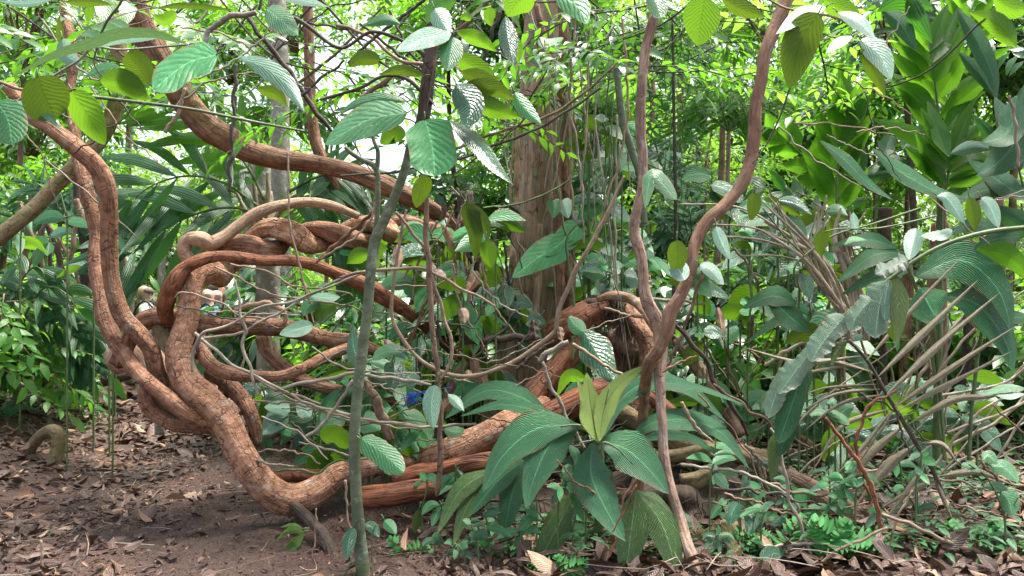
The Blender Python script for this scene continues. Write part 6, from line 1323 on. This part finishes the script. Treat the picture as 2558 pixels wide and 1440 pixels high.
def person(px, d, face, label, shirt, shorts, hair='fringe', h=1.0, armL=None, armR=None, stoop=0.0, pack=True, up=0.0, skin=None):
    x = (px - CX) / F * d; z = float(gz(x, d))
    t = thing('person', (x, d, z), label, 'person', 'walkers standing beyond the lianas')
    t.rotation_euler = (0, 0, radians(face)); t.scale = (h, h, h)
    s = stoop
    V = [(0, 0, .93), (0, s * .3, 1.12), (0, s * .7, 1.32), (0, s, 1.47), (0, s + .03, 1.56), (0, s + .04, 1.645), (0, s + .02 - up * .03, 1.725)]
    Rr = [(.165, .12), (.15, .11), (.175, .115), .058, (.080, .095), (.092, .115), (.068, .084)]
    E = [(i, i + 1) for i in range(6)]
    V.append((0, s + .157 + up * .01, 1.635 + up * .03)); Rr.append(.016); E.append((5, 7))
    for sx in (-1, 1):
        V.append((sx * .096, s + .02, 1.64)); Rr.append(.017); E.append((5, len(V) - 1))
    for sx, arm in ((-1, armL), (1, armR)):
        a = arm or [(sx * .26, s - .02, 1.12), (sx * .27, s + .06, .87)]
        i0 = len(V)
        V += [(sx * .18, s * .85, 1.41), a[0], a[1]]; Rr += [.062, .043, .028]; E += [(2, i0), (i0, i0 + 1), (i0 + 1, i0 + 2)]
        w = np.array(a[1]); dr = w - np.array(a[0]); dr = dr / np.linalg.norm(dr)
        sd_ = np.cross(dr, [0, 0, 1.0]); sd_ = np.array([1.0, 0, 0]) if np.linalg.norm(sd_) < .2 else sd_ / np.linalg.norm(sd_)
        V.append(tuple(w + dr * .075)); Rr.append((.036, .018)); E.append((i0 + 2, i0 + 3))
        for q, (off, ln) in enumerate(((-.033, .062), (-.011, .078), (.011, .072), (.033, .055))):
            f0 = w + dr * .11 + sd_ * off; f1 = f0 + dr * ln * .5 + np.array([0, .008, 0]); f2 = f1 + dr * ln * .5 + np.array([0, .016, 0])
            k = len(V); V += [tuple(f0), tuple(f1), tuple(f2)]; Rr += [.009, .009, .007]; E += [(i0 + 3, k), (k, k + 1), (k + 1, k + 2)]
        k = len(V); V += [tuple(w + dr * .05 + sd_ * .045), tuple(w + dr * .085 + sd_ * .062)]; Rr += [.011, .009]; E += [(i0 + 3, k), (k, k + 1)]
    feet = []
    for sx in (-1, 1):
        i0 = len(V); V += [(sx * .095, 0, .84), (sx * .11, .02, .48), (sx * .115, -.01, .09), (sx * .12, .14, .045)]; Rr += [.092, .06, .042, .035]
        E += [(0, i0), (i0, i0 + 1), (i0 + 1, i0 + 2), (i0 + 2, i0 + 3)]; feet.append(sx)
    skinmesh('body', V, E, Rr, skin or m_skin, t)
    # shirt and shorts follow the body
    SV = [(0, 0, .90), (0, s * .3, 1.12), (0, s * .7, 1.32), (0, s * .97, 1.475)]; SR = [(.185, .145), (.175, .135), (.195, .14), (.085, .085)]; SE = [(0, 1), (1, 2), (2, 3)]
    for sx, arm in ((-1, armL), (1, armR)):
        a = arm or [(sx * .26, s - .02, 1.12)]
        m_ = (np.array([sx * .18, s * .85, 1.41]) * .35 + np.array(a[0]) * .65); k = len(SV)
        SV += [(sx * .18, s * .85, 1.41), tuple(m_)]; SR += [.08, .068]; SE += [(2, k), (k, k + 1)]
    skinmesh('shirt', SV, SE, SR, shirt, t)
    HV = [(0, 0, .96), (-.1, 0, .82), (-.115, .015, .52), (.1, 0, .82), (.115, .015, .52)]; HR = [(.18, .14), .12, .105, .12, .105]
    skinmesh('shorts', HV, [(0, 1), (1, 2), (0, 3), (3, 4)], HR, shorts, t)
    for sx in (-1, 1):
        skinmesh('shoe', [(sx * .115, -.03, .06), (sx * .118, .08, .045), (sx * .12, .18, .04)], [(0, 1), (1, 2)], [.058, .052, .042], m_shoe, t)
        ellipsoid('eye', (sx * .032, s + .122, 1.662), (.011, .008, .008), m_eye, t, n=8)
    if hair == 'fringe':
        o = ellipsoid('hair', (0, s - .002, 1.652), (.099, .088, .066), m_hair, t); o.rotation_euler = (0, 0, 0)
    elif hair == 'full':
        ellipsoid('hair', (0, s - .004, 1.700), (.103, .124, .080), m_hair, t)
    if pack:
        b = bpy.data.objects.new('backpack', None)
        V = np.array([[sx_ * .15, s * .6 + yy, zz] for zz in (.98, 1.10, 1.28, 1.40) for (sx_, yy) in ((-1, -.13), (-1.05, -.22), (-.7, -.29), (.7, -.29), (1.05, -.22), (1, -.13))], float)
        V[:6, 0] *= .85; V[-6:, 0] *= .8
        mb = MB(); q = grid_quads(4, 6, True); mb.add(V, q, V); mb.add(V[[0, 1, 4, 5, 1, 2, 3, 4]], [[0, 1, 2, 3], [4, 5, 6, 7]], V[:8]); mb.add(V[[18, 19, 22, 23, 19, 20, 21, 22]], [[0, 1, 2, 3], [4, 5, 6, 7]], V[:8])
        bpy.data.objects.remove(b)
        o = bpy.data.objects.new('backpack', mb.mesh('backpack', m_pack)); COL.objects.link(o); o.parent = t
        sb = o.modifiers.new('Sub', 'SUBSURF'); sb.levels = sb.render_levels = 2
        for sx in (-1, 1):
            mb = MB(); tube(mb, [[sx * .12, s * .6 - .14, 1.38, .016], [sx * .125, s + .0, 1.50, .016], [sx * .13, s + .13, 1.36, .016], [sx * .15, s * .5 + .12, 1.18, .014], [sx * .18, -.08, 1.05, .012]], seg=8, lump=0)
            st = bpy.data.objects.new('strap', mb.mesh('strap', m_pack)); COL.objects.link(st); st.parent = t
        mb = MB(); tube(mb, [[-.06, s * .6 - .30, 1.12, .008], [0, s * .6 - .33, 1.22, .008], [.06, s * .6 - .30, 1.12, .008]], seg=6, lump=0)
        st = bpy.data.objects.new('strap', mb.mesh('strap', m_strap)); COL.objects.link(st); st.parent = t
    return t
shirtL = simple('pale_shirt', (0.74, 0.76, 0.78), rough=.8, noise=.1); shirtB = simple('blue_shirt', (0.30, 0.48, 0.66), rough=.8, noise=.15)
shirtN = simple('navy_shirt', (0.05, 0.08, 0.15), rough=.8, noise=.2); shirtT = simple('teal_shirt', (0.12, 0.24, 0.26), rough=.8, noise=.2)
shK = simple('khaki_shorts', (0.13, 0.115, 0.09), rough=.85, noise=.15); shD = simple('dark_shorts', (0.03, 0.032, 0.045), rough=.85, noise=.2)
D0 = 12.6
person(367, D0, 98, 'balding walker in pale shirt gazing up, hand on chin, apart at left', shirtL, shD, h=1.03, up=1.5, armR=[(.20, .18, 1.20), (.06, .14, 1.46)])
person(512, D0 + 1.3, 75, 'tall walker half hidden behind the elbowed liana, only the head showing', shirtN, shD, hair='full', h=.985)
person(526, D0 - .9, 80, 'shortest bald walker in a teal shirt, head lowest of the group', shirtT, shD, h=.97, hair='none')
person(548, D0, 95, 'bald walker in a blue patterned shirt in the middle of the group', shirtB, shK, h=1.02, hair='none')
person(538, D0 + 1.1, 60, 'dark haired walker looking over the bald heads', shirtN, shK, hair='full', h=1.04)
person(570, D0 + .2, 100, 'walker in a light blue shirt and khaki shorts, rightmost of the group', shirtB, shK, hair='fringe', h=1.05)
